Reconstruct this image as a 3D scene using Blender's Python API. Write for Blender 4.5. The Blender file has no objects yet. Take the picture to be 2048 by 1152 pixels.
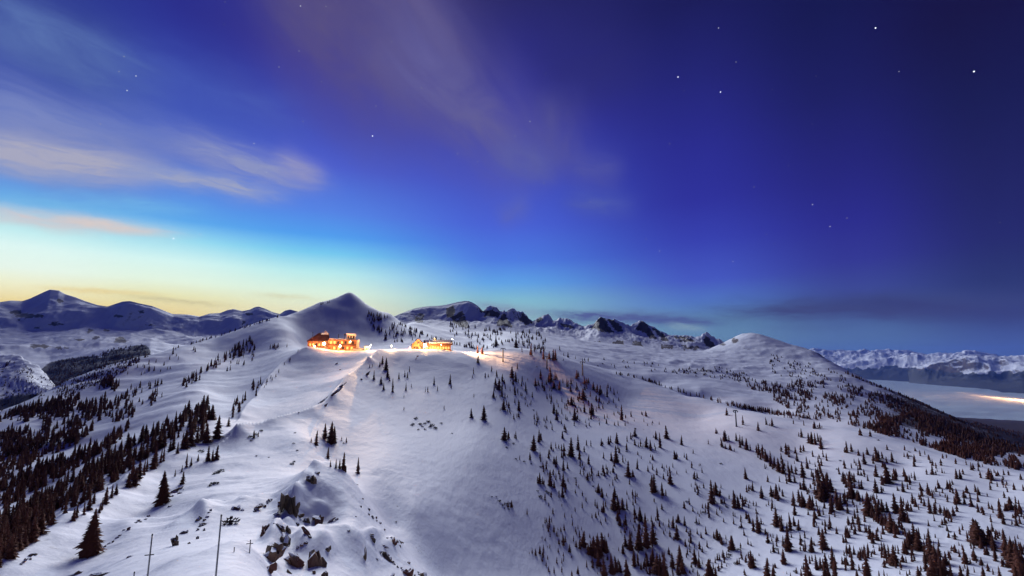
import bpy, math, random
import numpy as np
from mathutils import Vector, Matrix

rng = np.random.default_rng(7)
random.seed(7)
SC = bpy.context.scene
COL = SC.collection
PI = math.pi

# ------------------------------------------------------------------ camera
LENS = 16.0                      # wide lens on a 36 mm frame
FPX = 2048 * LENS / 36.0         # focal length in pixels of the 2048 px wide photograph
PITCH = math.radians(8.8)        # the camera looks slightly up
cam_d = bpy.data.cameras.new('camera')
cam_d.lens = LENS
cam_d.sensor_width = 36.0
cam_d.clip_start = 0.5
cam_d.clip_end = 300000.0
cam = bpy.data.objects.new('camera', cam_d)
COL.objects.link(cam)
cam.location = (0, 0, 0)
cam.rotation_euler = (PI / 2 + PITCH, 0, 0)
SC.camera = cam

SC.render.engine = 'CYCLES'
SC.cycles.use_denoising = True
SC.cycles.max_bounces = 6
SC.cycles.diffuse_bounces = 3
SC.cycles.transparent_max_bounces = 6
SC.view_settings.view_transform = 'Standard'
SC.view_settings.look = 'None'
SC.view_settings.gamma = 1.0
SC.view_settings.exposure = 1.45
SC.view_settings.use_curve_mapping = False

CT, ST = math.cos(PITCH), math.sin(PITCH)
def at_dir(px, py):
    """azimuth (from north = +Y, to the east = +X) and tangent of the elevation of a sight line"""
    px = np.asarray(px, float); py = np.asarray(py, float)
    X = (px - 1024.0) / FPX; V = (576.0 - py) / FPX
    dy = CT - V * ST; dz = ST + V * CT
    return np.arctan2(X, dy), dz / np.hypot(X, dy)
def project(az, tan):
    """inverse of at_dir"""
    x = np.sin(az); y = np.cos(az); z = tan
    d = y * CT + z * ST
    return 1024 + FPX * x / d, 576 - FPX * (-y * ST + z * CT) / d

# ------------------------------------------------------------------ light: afterglow of the sun below the horizon
SUN_AZ, SUN_EL = math.radians(-15), math.radians(20)
sun_d = bpy.data.lights.new('sun', 'SUN')
sun_d.energy = 1.5
sun_d.angle = math.radians(34)
sun_d.color = (0.91, 0.955, 1.0)
sun = bpy.data.objects.new('sun', sun_d)
COL.objects.link(sun)
sd = Vector((math.sin(SUN_AZ) * math.cos(SUN_EL), math.cos(SUN_AZ) * math.cos(SUN_EL), math.sin(SUN_EL)))
sun.rotation_euler = sd.to_track_quat('Z', 'Y').to_euler()

# ------------------------------------------------------------------ node helper
class NT:
    def __init__(self, tree):
        self.t = tree; self.t.nodes.clear()
    def n(self, typ, **kw):
        nd = self.t.nodes.new(typ)
        for k, v in kw.items(): setattr(nd, k, v)
        return nd
    def put(self, sock, v):
        if isinstance(v, bpy.types.NodeSocket): self.t.links.new(v, sock)
        elif v is not None: sock.default_value = v
    def m(self, op, a, b=None, c=None, clamp=False):
        nd = self.n('ShaderNodeMath', operation=op, use_clamp=clamp)
        self.put(nd.inputs[0], a)
        if b is not None: self.put(nd.inputs[1], b)
        if c is not None: self.put(nd.inputs[2], c)
        return nd.outputs[0]
    def mix(self, f, a, b, blend='MIX'):
        nd = self.n('ShaderNodeMix', data_type='RGBA', blend_type=blend)
        self.put(nd.inputs[0], f); self.put(nd.inputs[6], a); self.put(nd.inputs[7], b)
        return nd.outputs[2]
    def sstep(self, v, lo, hi):
        nd = self.n('ShaderNodeMapRange', interpolation_type='SMOOTHSTEP')
        self.put(nd.inputs[0], v); nd.inputs[1].default_value = lo; nd.inputs[2].default_value = hi
        return nd.outputs[0]
    def xyz(self, x, y, z):
        nd = self.n('ShaderNodeCombineXYZ')
        self.put(nd.inputs[0], x); self.put(nd.inputs[1], y); self.put(nd.inputs[2], z)
        return nd.outputs[0]
    def noise(self, vec, scale, detail=3.0, rough=0.5, dist=0.0):
        nd = self.n('ShaderNodeTexNoise')
        self.put(nd.inputs['Vector'], vec)
        nd.inputs['Scale'].default_value = scale; nd.inputs['Detail'].default_value = detail
        nd.inputs['Roughness'].default_value = rough; nd.inputs['Distortion'].default_value = dist
        return nd.outputs[0]

def lin(c, a=1.0):
    o = []
    for v in c:
        v = v / 255.0
        o.append(v / 12.92 if v <= 0.04045 else ((v + 0.055) / 1.055) ** 2.4)
    return (o[0], o[1], o[2], a)

# ------------------------------------------------------------------ world: evening sky
world = bpy.data.worlds.new('World')
SC.world = world
world.use_nodes = True
W = NT(world.node_tree)
tc = W.n('ShaderNodeTexCoord')
sep = W.n('ShaderNodeSeparateXYZ'); W.put(sep.inputs[0], tc.outputs['Generated'])
dx, dy, dz = sep.outputs
az_n = W.m('ARCTAN2', dx, dy)
el_n = W.m('ARCSINE', dz)
EL0, EL1 = math.radians(-6), math.radians(44)
fac = W.m('DIVIDE', W.m('SUBTRACT', el_n, EL0), EL1 - EL0, clamp=True)
# the twilight arch: colour against height, at five bearings from the sunset point to the night side
STATIONS = [
    (60, [(0, (40, 52, 140)), (100, (44, 60, 150)), (190, (56, 80, 170)), (300, (84, 122, 202)), (370, (88, 152, 228)), (410, (104, 180, 235)),
           (452, (186, 238, 242)), (495, (228, 254, 246)), (538, (240, 255, 238)), (570, (250, 248, 204)), (605, (250, 226, 146)), (650, (246, 212, 128))]),
    (330, [(0, (38, 40, 136)), (100, (42, 50, 152)), (200, (56, 74, 175)), (300, (76, 104, 200)), (390, (85, 142, 228)), (435, (90, 168, 236)),
           (476, (156, 224, 242)), (520, (218, 251, 244)), (560, (236, 253, 228)), (590, (242, 238, 180)), (625, (246, 222, 148))]),
    (640, [(0, (35, 33, 125)), (120, (42, 40, 150)), (240, (58, 68, 178)), (330, (72, 92, 205)), (420, (82, 130, 228)), (470, (78, 158, 238)),
           (506, (118, 204, 240)), (546, (190, 240, 238)), (585, (226, 248, 224)), (620, (240, 238, 196))]),
    (1000, [(0, (36, 33, 100)), (120, (42, 40, 128)), (240, (52, 52, 158)), (360, (62, 76, 190)), (450, (68, 94, 212)), (520, (72, 120, 224)),
            (565, (92, 162, 230)), (600, (130, 190, 208)), (630, (145, 190, 196))]),
    (1400, [(0, (22, 20, 85)), (150, (30, 29, 112)), (300, (37, 36, 140)), (400, (40, 40, 152)), (480, (48, 56, 172)), (560, (62, 82, 190)),
            (605, (76, 116, 192)), (640, (92, 136, 172)), (680, (98, 142, 168))]),
    (1700, [(0, (15, 14, 74)), (180, (22, 20, 92)), (340, (30, 26, 118)), (440, (35, 31, 135)), (520, (42, 43, 142)), (590, (52, 66, 142)),
            (640, (66, 96, 150)), (690, (80, 118, 160)), (715, (86, 124, 160))]),
    (2000, [(0, (15, 6, 60)), (180, (16, 14, 74)), (340, (22, 20, 88)), (470, (24, 24, 98)), (560, (28, 38, 100)), (620, (38, 50, 112)),
            (670, (56, 78, 136)), (715, (72, 100, 146))]),
]
cols = []
for px, stops in STATIONS:
    cr = W.n('ShaderNodeValToRGB'); W.put(cr.inputs[0], fac)
    el = cr.color_ramp.elements
    pts = []
    for py, c in stops:
        a, t = at_dir(px, py)
        pts.append(((math.atan(float(t)) - EL0) / (EL1 - EL0), lin(c)))
    pts.sort(key=lambda p: p[0])
    while len(el) > 1: el.remove(el[-1])
    el[0].position, el[0].color = pts[0]
    for p, c in pts[1:]:
        e = el.new(min(p, 1.0)); e.color = c
    cols.append((float(at_dir(px, 450)[0]), cr.outputs[0]))
base = cols[0][1]
for (a0, c0), (a1, c1) in zip(cols[:-1], cols[1:]):
    base = W.mix(W.sstep(az_n, a0, a1), base, c1)
# behind the viewer, east of north, the sky stays the deep blue of the night side; west goes back over to it too
back = W.sstep(W.m('MULTIPLY', az_n, -1.0), math.radians(66), math.radians(128))
base = W.mix(back, base, cols[6][1])

# thin evening cloud: streaks lying along great arcs  (from, to, half width, colour, opacity)
CLOUDS = [
    ((-120, -30), (340, 185), 60, (84, 108, 170), .75, 0),
    ((200, 110), (640, 260), 60, (74, 98, 185), .40, 0),
    ((-160, 205), (350, 335), 80, (118, 132, 190), .8, 1),
    ((-160, 280), (330, 350), 38, (168, 168, 190), .92, 1),
    ((230, 330), (570, 394), 19, (154, 162, 195), .85, 1),
    ((130, 215), (470, 320), 34, (108, 124, 190), .55, 1),
    ((330, 280), (660, 372), 30, (140, 148, 192), .70, 1),
    ((545, 315), (650, 362), 26, (150, 150, 192), .55, 0),
    ((-160, 408), (370, 470), 17, (212, 205, 205), .72, 1),
    ((60, 425), (330, 468), 10, (222, 206, 196), .60, 1),
    ((560, -220), (930, 220), 165, (90, 80, 126), .9, 0),
    ((740, -20), (1085, 362), 84, (94, 90, 148), .72, 0),
    ((1095, 170), (1110, 360), 54, (84, 82, 146), .55, 0),
    ((980, 300), (1120, 350), 34, (90, 94, 160), .5, 0),
    ((1130, 325), (1250, 350), 32, (84, 86, 156), .48, 0),
    ((990, 440), (1060, 400), 24, (86, 96, 180), .55, 0),
    ((1120, 400), (1275, 415), 26, (76, 88, 170), .62, 0),
    ((1050, 160), (1300, 100), 80, (40, 38, 108), .45, 0),
    ((1070, 628), (1400, 640), 11, (74, 86, 140), .85, 1),
    ((1250, 636), (1460, 648), 8, (66, 80, 138), .80, 1),
    ((1330, 650), (1420, 660), 8, (128, 158, 176), .7, 0),
    ((1400, 622), (2180, 606), 25, (50, 58, 110), .8, 1),
    ((1600, 600), (2200, 640), 22, (40, 44, 104), .5, 1),
    ((930, 606), (1090, 632), 12, (128, 150, 176), .7, 1),
    ((60, 574), (330, 590), 5, (238, 214, 140), .6, 1),
    ((230, 590), (470, 612), 5, (214, 204, 150), .7, 1),
    ((500, 588), (640, 598), 5, (224, 224, 180), .6, 1),
    ((-60, 400), (420, 420), 20, (120, 190, 230), .4, 1),
]
def azel(px, py):
    a, t = at_dir(px, py)
    return float(a), math.atan(float(t))
for i, (p, q, w, c, op, streak) in enumerate(CLOUDS):
    ax, ay = azel(*p); bx, by = azel(*q)
    L = math.hypot(bx - ax, by - ay); ux, uy = (bx - ax) / L, (by - ay) / L
    mx, my = (p[0] + q[0]) / 2, (p[1] + q[1]) / 2
    nx, ny = -(q[1] - p[1]), q[0] - p[0]; nl = math.hypot(nx, ny)
    e1 = azel(mx, my); e2 = azel(mx + nx / nl * w, my + ny / nl * w)
    wa = math.hypot(e2[0] - e1[0], e2[1] - e1[1])
    U = W.m('ADD', W.m('MULTIPLY', W.m('SUBTRACT', az_n, ax), ux / L), W.m('MULTIPLY', W.m('SUBTRACT', el_n, ay), uy / L))
    V = W.m('ADD', W.m('MULTIPLY', W.m('SUBTRACT', az_n, ax), -uy / wa), W.m('MULTIPLY', W.m('SUBTRACT', el_n, ay), ux / wa))
    asp = L / wa
    fu = .9 if streak else .45
    warp = W.noise(W.xyz(W.m('MULTIPLY', U, .22 * asp * fu), W.m('MULTIPLY', V, .55), i * 7.3), 1.0, 3, .5)
    Vn = W.m('ADD', V, W.m('MULTIPLY', W.m('SUBTRACT', warp, .5), 1.9 if streak else 1.35))
    fib = W.noise(W.xyz(W.m('MULTIPLY', U, (.35 if streak else .42) * asp), W.m('MULTIPLY', Vn, 2.4 if streak else 1.3), i * 3.1 + 40), 1.0, 6, .62, .6)
    nz = W.sstep(fib, .22, .78)
    g = W.m('EXPONENT', W.m('MULTIPLY', W.m('MULTIPLY', Vn, Vn), -1.0))
    ends = W.m('MULTIPLY', W.sstep(U, -.12, .35), W.m('SUBTRACT', 1.0, W.sstep(U, .6, 1.15)))
    dens = W.m('MULTIPLY', W.m('MULTIPLY', g, ends), W.m('MULTIPLY_ADD', nz, .95, .62))
    base = W.mix(W.m('MULTIPLY', dens, op, clamp=True), base, lin(c))
sky = W.n('ShaderNodeTexSky', sky_type='NISHITA')
sky.sun_disc = False
sky.sun_elevation = math.radians(-2.0)
sky.sun_rotation = SUN_AZ
sky.altitude = 2000
bg = W.n('ShaderNodeBackground'); W.put(bg.inputs[0], base); bg.inputs[1].default_value = 0.373
bg2 = W.n('ShaderNodeBackground'); W.put(bg2.inputs[0], sky.outputs[0]); bg2.inputs[1].default_value = 0.010
add = W.n('ShaderNodeAddShader'); W.put(add.inputs[0], bg.outputs[0]); W.put(add.inputs[1], bg2.outputs[0])
out = W.n('ShaderNodeOutputWorld'); W.put(out.inputs[0], add.outputs[0])
world.cycles.sampling_method = 'MANUAL'
world.cycles.sample_map_resolution = 512

# ------------------------------------------------------------------ helpers for objects
def tag(o, label=None, cat=None, group=None, kind=None):
    if label: o['label'] = label
    if cat: o['category'] = cat
    if group: o['group'] = group
    if kind: o['kind'] = kind
    return o

def mesh_np(name, verts, faces, mat=None, smooth=True):
    """mesh from numpy arrays; faces: (n, 3) or (n, 4)"""
    me = bpy.data.meshes.new(name)
    verts = np.asarray(verts, np.float32); faces = np.asarray(faces, np.int32)
    k = faces.shape[1]
    me.vertices.add(len(verts)); me.vertices.foreach_set('co', verts.ravel())
    me.loops.add(faces.size); me.loops.foreach_set('vertex_index', faces.ravel())
    me.polygons.add(len(faces))
    me.polygons.foreach_set('loop_start', np.arange(0, faces.size, k, dtype=np.int32))
    me.polygons.foreach_set('use_smooth', np.full(len(faces), smooth, bool))
    if mat: me.materials.append(mat)
    me.update(calc_edges=True)
    return me

def link(name, me, parent=None, loc=None, rot=None, scale=None):
    o = bpy.data.objects.new(name, me)
    COL.objects.link(o)
    if parent: o.parent = parent
    if loc is not None: o.location = loc
    if rot is not None: o.rotation_euler = rot
    if scale is not None: o.scale = scale
    return o

# ------------------------------------------------------------------ noise (numpy gradient noise)
_perm = rng.permutation(512); _perm = np.concatenate([_perm, _perm, _perm])
_ga = rng.uniform(0, 2 * PI, 512); _gx, _gy = np.cos(_ga), np.sin(_ga)
def perlin(x, y):
    xi = np.floor(x).astype(int); yi = np.floor(y).astype(int)
    xf = x - xi; yf = y - yi
    u = xf ** 3 * (xf * (xf * 6 - 15) + 10); v = yf ** 3 * (yf * (yf * 6 - 15) + 10)
    def g(ix, iy, fx, fy):
        h = _perm[(_perm[ix & 511] + iy) & 511] & 511
        return _gx[h] * fx + _gy[h] * fy
    a = g(xi, yi, xf, yf); b = g(xi + 1, yi, xf - 1, yf); c = g(xi, yi + 1, xf, yf - 1); d = g(xi + 1, yi + 1, xf - 1, yf - 1)
    return (a + u * (b - a)) * (1 - v) + (c + u * (d - c)) * v
def fbm(x, y, octs=4, gain=.5):
    s = 0; a = 1
    for i in range(octs):
        s = s + a * perlin(x + 17.3 * i, y - 9.1 * i); x = x * 2.03; y = y * 2.03; a *= gain
    return s
def ridged(x, y, octs=4, gain=.55):
    s = 0; a = 1
    for i in range(octs):
        s = s + a * (1 - 2.2 * np.abs(perlin(x + 31.7 * i, y + 12.9 * i))); x = x * 2.07; y = y * 2.07; a *= gain
    return s
def sm(x, lo, hi):
    t = np.clip((x - lo) / (hi - lo), 0, 1); return t * t * (3 - 2 * t)

# ------------------------------------------------------------------ terrain bookkeeping: every sheet of land is z(azimuth, distance)
SHEETS = []
class Sheet:
    def __init__(self, az, R, Z):
        self.az, self.R, self.Z = az, R, Z          # az (n,), R (m, n), Z (m, n)
        SHEETS.append(self)
    def hit(self, a, t, rmin=18.0):
        n = len(self.az)
        f = (a - self.az[0]) / (self.az[-1] - self.az[0]) * (n - 1)
        if f < 0 or f > n - 1.001: return None
        i = int(f); k = f - i
        R = self.R[:, i] * (1 - k) + self.R[:, i + 1] * k
        Z = self.Z[:, i] * (1 - k) + self.Z[:, i + 1] * k
        e = Z - R * t
        ok = np.nonzero((e[1:] >= 0) & (e[:-1] < 0) & (R[1:] > rmin))[0]
        if not len(ok): return None
        j = ok[0]; q = e[j] / (e[j] - e[j + 1])
        return R[j] + (R[j + 1] - R[j]) * q, Z[j] + (Z[j + 1] - Z[j]) * q
    def height(self, x, y):
        a = math.atan2(x, y); r = math.hypot(x, y); n = len(self.az)
        f = (a - self.az[0]) / (self.az[-1] - self.az[0]) * (n - 1)
        if f < 0 or f > n - 1.001: return None
        i = int(f); k = f - i
        R = self.R[:, i] * (1 - k) + self.R[:, i + 1] * k
        Z = self.Z[:, i] * (1 - k) + self.Z[:, i + 1] * k
        if r < R[0] or r > R[-1]: return None
        return float(np.interp(r, R, Z))
def hit(px, py, rmin=18.0):
    """first land met along a sight line: (x, y, z, distance)"""
    a, t = at_dir(px, py); a = float(a); t = float(t)
    best = None
    for s in SHEETS:
        h = s.hit(a, t, rmin)
        if h and (best is None or h[0] < best[0]): best = h
    if best is None: return None
    r, z = best
    return r * math.sin(a), r * math.cos(a), z, r
def ground(x, y):
    return max([h for h in (s.height(x, y) for s in SHEETS) if h is not None], default=None)

def grid_faces(m, n):
    i = np.arange(m - 1)[:, None] * n + np.arange(n - 1)[None, :]
    f = np.stack([i, i + 1, i + n + 1, i + n], -1).reshape(-1, 4)
    return f

# ------------------------------------------------------------------ materials of the land
def land_material(name, wood=(.045, .026, .032), rock_lo=.80, rock_hi=.66, rock_noise=.06, forest=False, rough_scale=.35, rocky=False, snow=(.77, .79, .87)):
    m = bpy.data.materials.new(name); m.use_nodes = True
    N = NT(m.node_tree)
    geo = N.n('ShaderNodeNewGeometry')
    pos = geo.outputs['Position']
    s = N.n('ShaderNodeSeparateXYZ'); N.put(s.inputs[0], geo.outputs['Normal'])
    n1 = N.noise(pos, rock_noise, 6, .65)
    n2 = N.noise(pos, rock_noise * 6, 4, .6)
    nz = N.m('ADD', N.m('MULTIPLY', N.m('SUBTRACT', n1, .5), .45), N.m('MULTIPLY', N.m('SUBTRACT', n2, .5), .30))
    steep = N.m('ADD', s.outputs[2], nz)
    rk = N.m('SUBTRACT', 1.0, N.sstep(steep, rock_hi, rock_lo))
    if rocky:
        at = N.n('ShaderNodeAttribute', attribute_name='rocky')
        w = N.sstep(N.m('ADD', at.outputs['Fac'], N.m('MULTIPLY', nz, 2.6)), .46, .58)
        rk = N.m('MAXIMUM', rk, w)
    rockc = N.mix(N.noise(pos, rock_noise * 9, 4, .6), (.055, .040, .045, 1), (.13, .09, .085, 1))
    drift = N.mix(N.noise(pos, .012, 4, .55), (snow[0] * .94, snow[1] * .94, snow[2] * .955, 1), (*snow, 1))
    colr = N.mix(rk, drift, rockc)
    if forest:
        at = N.n('ShaderNodeAttribute', attribute_name='forest')
        fm = N.sstep(N.m('ADD', at.outputs['Fac'], N.m('MULTIPLY', N.m('ADD', N.m('SUBTRACT', n2, .5), N.m('SUBTRACT', n1, .5)), 1.0)), .22, .50)
        colr = N.mix(fm, colr, (*wood, 1))
    bs = N.n('ShaderNodeBsdfPrincipled')
    N.put(bs.inputs['Base Color'], colr)
    bs.inputs['Roughness'].default_value = .72
    bs.inputs['Specular IOR Level'].default_value = .18
    b = N.n('ShaderNodeBump'); b.inputs['Strength'].default_value = .45; b.inputs['Distance'].default_value = 1.3
    mp = N.n('ShaderNodeMapping'); N.put(mp.inputs[0], pos); mp.inputs['Rotation'].default_value = (0, 0, .6); mp.inputs['Scale'].default_value = (1, .3, 1)
    h = N.m('ADD', N.m('MULTIPLY', N.noise(mp.outputs[0], rough_scale, 5, .6), .55), N.m('MULTIPLY', N.noise(pos, rough_scale * 3.1, 3, .6), .12))
    N.put(b.inputs['Height'], h)
    N.put(bs.inputs['Normal'], b.outputs[0])
    o = N.n('ShaderNodeOutputMaterial'); N.put(o.inputs[0], bs.outputs[0])
    return m

M_snow = land_material('snow_slope', (.045, .026, .032), .46, .30, .12, forest=True, rocky=True)
M_peak = land_material('snow_and_rock', (.045, .026, .032), .60, .42, .035, rough_scale=.08, rocky=True)
M_left = land_material('snow_mountain', (.035, .020, .030), .62, .42, .010, forest=True, rough_scale=.03, rocky=True)
M_alps = land_material('far_snow_mountain', (.016, .018, .026), .80, .60, .0016, forest=True, rough_scale=.006)

# ------------------------------------------------------------------ the ridge, its slopes and the basin: a height field through surveyed points
KR = 0.8
P = []          # (column, row, distance) as read from the photograph; distances in units of KR metres
def pts(*a): P.extend(a)
def crest(line, drop=((1.16, 30), (1.5, 80))):
    P.extend(line)
    for (x, y, r) in line[::2]:
        for f, d in drop: P.append((x, y + d, r * f))
# under and around the viewer
for px in (-500, -100, 400, 800, 1200, 1700, 2300, 2700):
    pts((px, 1750, 4), (px, 1520, 9))
for px, y, r in ((-500, 1300, 30), (-100, 1300, 30), (300, 1290, 22), (520, 1290, 22), (800, 1290, 34), (1000, 1290, 70), (1200, 1300, 90), (1700, 1300, 90), (2300, 1350, 90), (2700, 1350, 90)):
    pts((px, y, r))
# foreground mounds
pts((480, 1096, 45), (440, 1099, 46), (400, 1118, 43), (350, 1128, 44), (520, 1122, 48), (560, 1125, 58), (470, 1152, 34), (430, 1125, 38), (300, 1152, 46), (200, 1152, 60), (540, 1160, 45),
    (120, 1165, 70), (250, 1125, 62), (480, 1085, 62), (430, 1085, 62), (500, 1062, 75), (450, 1055, 78), (400, 1088, 64), (350, 1062, 84), (300, 1092, 74), (250, 1060, 90),
    (200, 1092, 84), (150, 1112, 80), (100, 1132, 77), (510, 1030, 86), (470, 1020, 92), (420, 1018, 95), (450, 1022, 94), (400, 1030, 92), (520, 1004, 96), (370, 1045, 92))
# rib along the left edge; trees stand in the gully behind it
crest([(-120, 1215, 66), (0, 1150, 75), (60, 1098, 85), (110, 1062, 95), (180, 1018, 115), (250, 973, 140), (330, 928, 170), (390, 885, 200), (440, 870, 215)], drop=())
pts((0, 1165, 96), (60, 1108, 108), (110, 1070, 118), (180, 1022, 140), (250, 975, 165))
pts((320, 985, 140), (380, 960, 150), (430, 930, 165), (350, 1005, 118), (300, 1030, 112), (230, 1060, 98), (280, 1000, 128))
# knoll between the foreground and the hut hill
pts((480, 874, 207), (520, 872, 215), (540, 862, 222), (580, 848, 238), (620, 834, 256), (500, 905, 175), (560, 905, 170), (430, 905, 185), (560, 945, 140), (620, 880, 190), (640, 920, 170), (460, 960, 140), (520, 975, 118), (600, 950, 135))
# dome with rocks and its flank down to the open slope
pts((640, 938, 110), (662, 938, 112), (685, 946, 112), (618, 952, 104), (600, 985, 95), (590, 1000, 92), (705, 975, 105), (740, 1030, 98), (780, 1085, 92), (845, 1152, 85), (690, 1010, 92), (645, 1005, 92),
    (640, 1068, 76), (690, 1062, 77), (720, 1082, 75), (560, 1075, 76), (600, 1105, 66), (690, 1110, 69), (740, 1125, 74), (780, 1160, 72), (640, 1155, 55), (580, 1150, 55), (650, 1048, 88), (610, 1060, 84), (570, 1020, 88),
    (545, 1045, 82), (545, 1012, 94))
pts((650, 962, 142), (690, 965, 142), (730, 985, 140), (650, 915, 190), (700, 930, 190), (780, 1050, 140))
# sharp ridge line up to the hut hill
pts((640, 826, 272), (665, 798, 312), (690, 764, 372), (715, 744, 425), (745, 721, 485), (755, 706, 530))
pts((665, 822, 285), (700, 790, 340), (720, 762, 395), (760, 735, 465), (650, 850, 245), (690, 850, 255), (650, 790, 330), (620, 815, 290))
# hut hill: face, left edge, plateau
pts((600, 700, 552), (560, 733, 500), (530, 768, 432), (500, 808, 350), (470, 848, 262), (600, 760, 430), (560, 800, 350), (540, 840, 275), (640, 740, 465), (690, 725, 485), (600, 725, 500))
pts((618, 697, 548), (650, 701, 542), (690, 704.5, 538), (730, 703, 536), (760, 702, 536), (800, 701, 538), (840, 700, 542), (880, 701, 545), (920, 706, 545), (950, 711, 545),
    (620, 697, 590), (665, 702, 590), (720, 701.5, 590), (780, 700.5, 590), (840, 699.5, 590), (900, 700, 595), (940, 702, 590))
# left slope with its gullies
pts((-150, 1120, 110), (0, 1085, 150), (0, 1035, 200), (0, 975, 260), (0, 915, 340), (0, 868, 440), (-150, 960, 300), (-150, 900, 450), (60, 1050, 178),
    (150, 995, 172), (150, 945, 235), (150, 895, 315), (150, 848, 415), (150, 800, 540), (300, 900, 225), (300, 850, 310), (300, 800, 430), (300, 748, 600),
    (400, 838, 280), (400, 788, 400), (400, 738, 570), (450, 800, 400), (500, 765, 470), (500, 705, 690), (540, 715, 580), (560, 680, 690), (590, 668, 750), (420, 700, 740))
# shoulder and the pyramid behind the huts
crest([(-250, 880, 520), (-120, 850, 540), (0, 828, 570), (60, 800, 605), (120, 775, 640), (160, 760, 660), (200, 745, 690), (260, 725, 730), (330, 705, 765), (365, 694, 785), (400, 683, 805), (450, 668, 830), (490, 654, 855), (520, 645, 870),
       (550, 637, 890), (588, 628, 920), (620, 614, 950), (645, 604, 975), (662, 602, 985), (675, 597, 995), (688, 591, 1003), (697, 588, 1008), (702, 588, 1008), (710, 593, 1006), (720, 600, 1002), (735, 612, 995), (750, 620, 985),
       (768, 628, 975), (780, 629, 970)], drop=((1.12, 24), (1.45, 90)))
crest([(790, 640, 955), (800, 648, 940), (820, 657, 920), (850, 668, 895), (880, 678, 870), (910, 686, 840), (950, 694, 800)], drop=((1.13, 5),))
pts((650, 684, 800), (600, 658, 835), (650, 658, 850), (700, 648, 880), (750, 657, 880), (700, 672, 825), (760, 680, 800), (820, 682, 750), (860, 689, 720), (650, 630, 905), (700, 615, 945), (740, 635, 925), (780, 660, 850), (900, 694, 720),
    (690, 692, 720), (780, 694, 700), (600, 686, 740))
# open slope below the huts
pts((800, 722, 500), (850, 742, 460), (900, 762, 430), (950, 745, 470), (850, 800, 362), (800, 850, 290), (900, 850, 302), (950, 900, 250), (850, 950, 198), (760, 930, 190), (760, 800, 355), (720, 850, 265), (900, 1000, 180), (900, 1080, 150), (890, 1152, 130),
    (1000, 762, 450), (1000, 850, 322), (1000, 950, 228), (1000, 1050, 182), (1000, 1152, 150), (830, 1020, 152))
pts((1100, 782, 500), (1100, 850, 372), (1100, 950, 255), (1100, 1050, 200), (1100, 1152, 165), (1250, 800, 555), (1250, 850, 415), (1250, 950, 287), (1250, 1050, 227), (1250, 1152, 187),
    (1400, 832, 525), (1400, 900, 360), (1400, 1000, 267), (1400, 1152, 197), (1600, 900, 390), (1600, 970, 302), (1600, 1060, 232), (1600, 1152, 187), (1800, 930, 350), (1800, 1000, 272), (1800, 1080, 217), (1800, 1152, 177),
    (2000, 980, 300), (2000, 1060, 232), (2000, 1152, 182), (2200, 1060, 250), (2250, 1200, 172), (2600, 1250, 170))
pts((1000, 722, 545), (1060, 733, 552), (1120, 743, 565), (1180, 757, 582), (1250, 776, 605))
# crest of that slope
crest([(960, 701, 610), (985, 697, 630), (1020, 696, 650), (1060, 698, 668), (1100, 705, 688), (1150, 720, 710), (1200, 735, 730), (1260, 752, 730), (1300, 765, 715), (1350, 781, 695), (1400, 796, 655), (1460, 812, 605), (1510, 824, 565), (1560, 834, 520),
       (1610, 845, 500), (1650, 851, 485), (1700, 858, 465), (1760, 872, 450), (1800, 885, 430), (1850, 899, 410), (1900, 914, 390), (1950, 928, 372), (2000, 940, 350), (2048, 950, 330), (2200, 985, 300), (2500, 1050, 280)], drop=((1.1, 10),))
# basin behind it and the rounded hill
pts((1000, 684, 900), (1000, 668, 1250), (1100, 702, 880), (1100, 690, 1050), (1100, 674, 1500), (1200, 730, 870), (1200, 715, 1000), (1200, 697, 1250), (1200, 688, 1700), (1300, 756, 830), (1300, 737, 970), (1300, 714, 1250), (1300, 698, 1700),
    (1400, 786, 745), (1400, 761, 900), (1400, 732, 1150), (1400, 708, 1600), (1500, 809, 700), (1500, 781, 880), (1500, 746, 1150), (1500, 708, 1550), (1600, 826, 650), (1600, 791, 880), (1600, 760, 1080), (1600, 722, 1480),
    (1700, 843, 600), (1700, 811, 830), (1700, 781, 1030), (1800, 868, 560), (1800, 838, 800), (1800, 812, 1000), (1900, 900, 520), (1900, 868, 760), (2000, 926, 480), (2000, 898, 700), (2100, 950, 460), (2100, 920, 680))
pts((800, 662, 1400), (900, 662, 1400), (850, 664, 1550), (950, 664, 1550), (800, 672, 1950), (900, 672, 1950), (1000, 672, 1950), (1100, 684, 2000), (1200, 700, 2050), (1300, 706, 2050), (1400, 712, 2100))
crest([(1440, 690, 2050), (1462, 681, 2000), (1480, 671, 2000), (1500, 667, 2000), (1520, 670, 1970), (1545, 678, 1920), (1570, 688, 1880), (1600, 697, 1830), (1620, 702, 1800), (1640, 711, 1750), (1655, 722, 1680), (1675, 735, 1580), (1700, 748, 1500), (1735, 764, 1400),
       (1760, 775, 1330), (1800, 791, 1250), (1850, 813, 1180), (1900, 835, 1100), (1950, 857, 1030), (2000, 876, 980), (2048, 896, 930), (2200, 950, 850), (2500, 1030, 800)], drop=((1.12, 12),))
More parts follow.
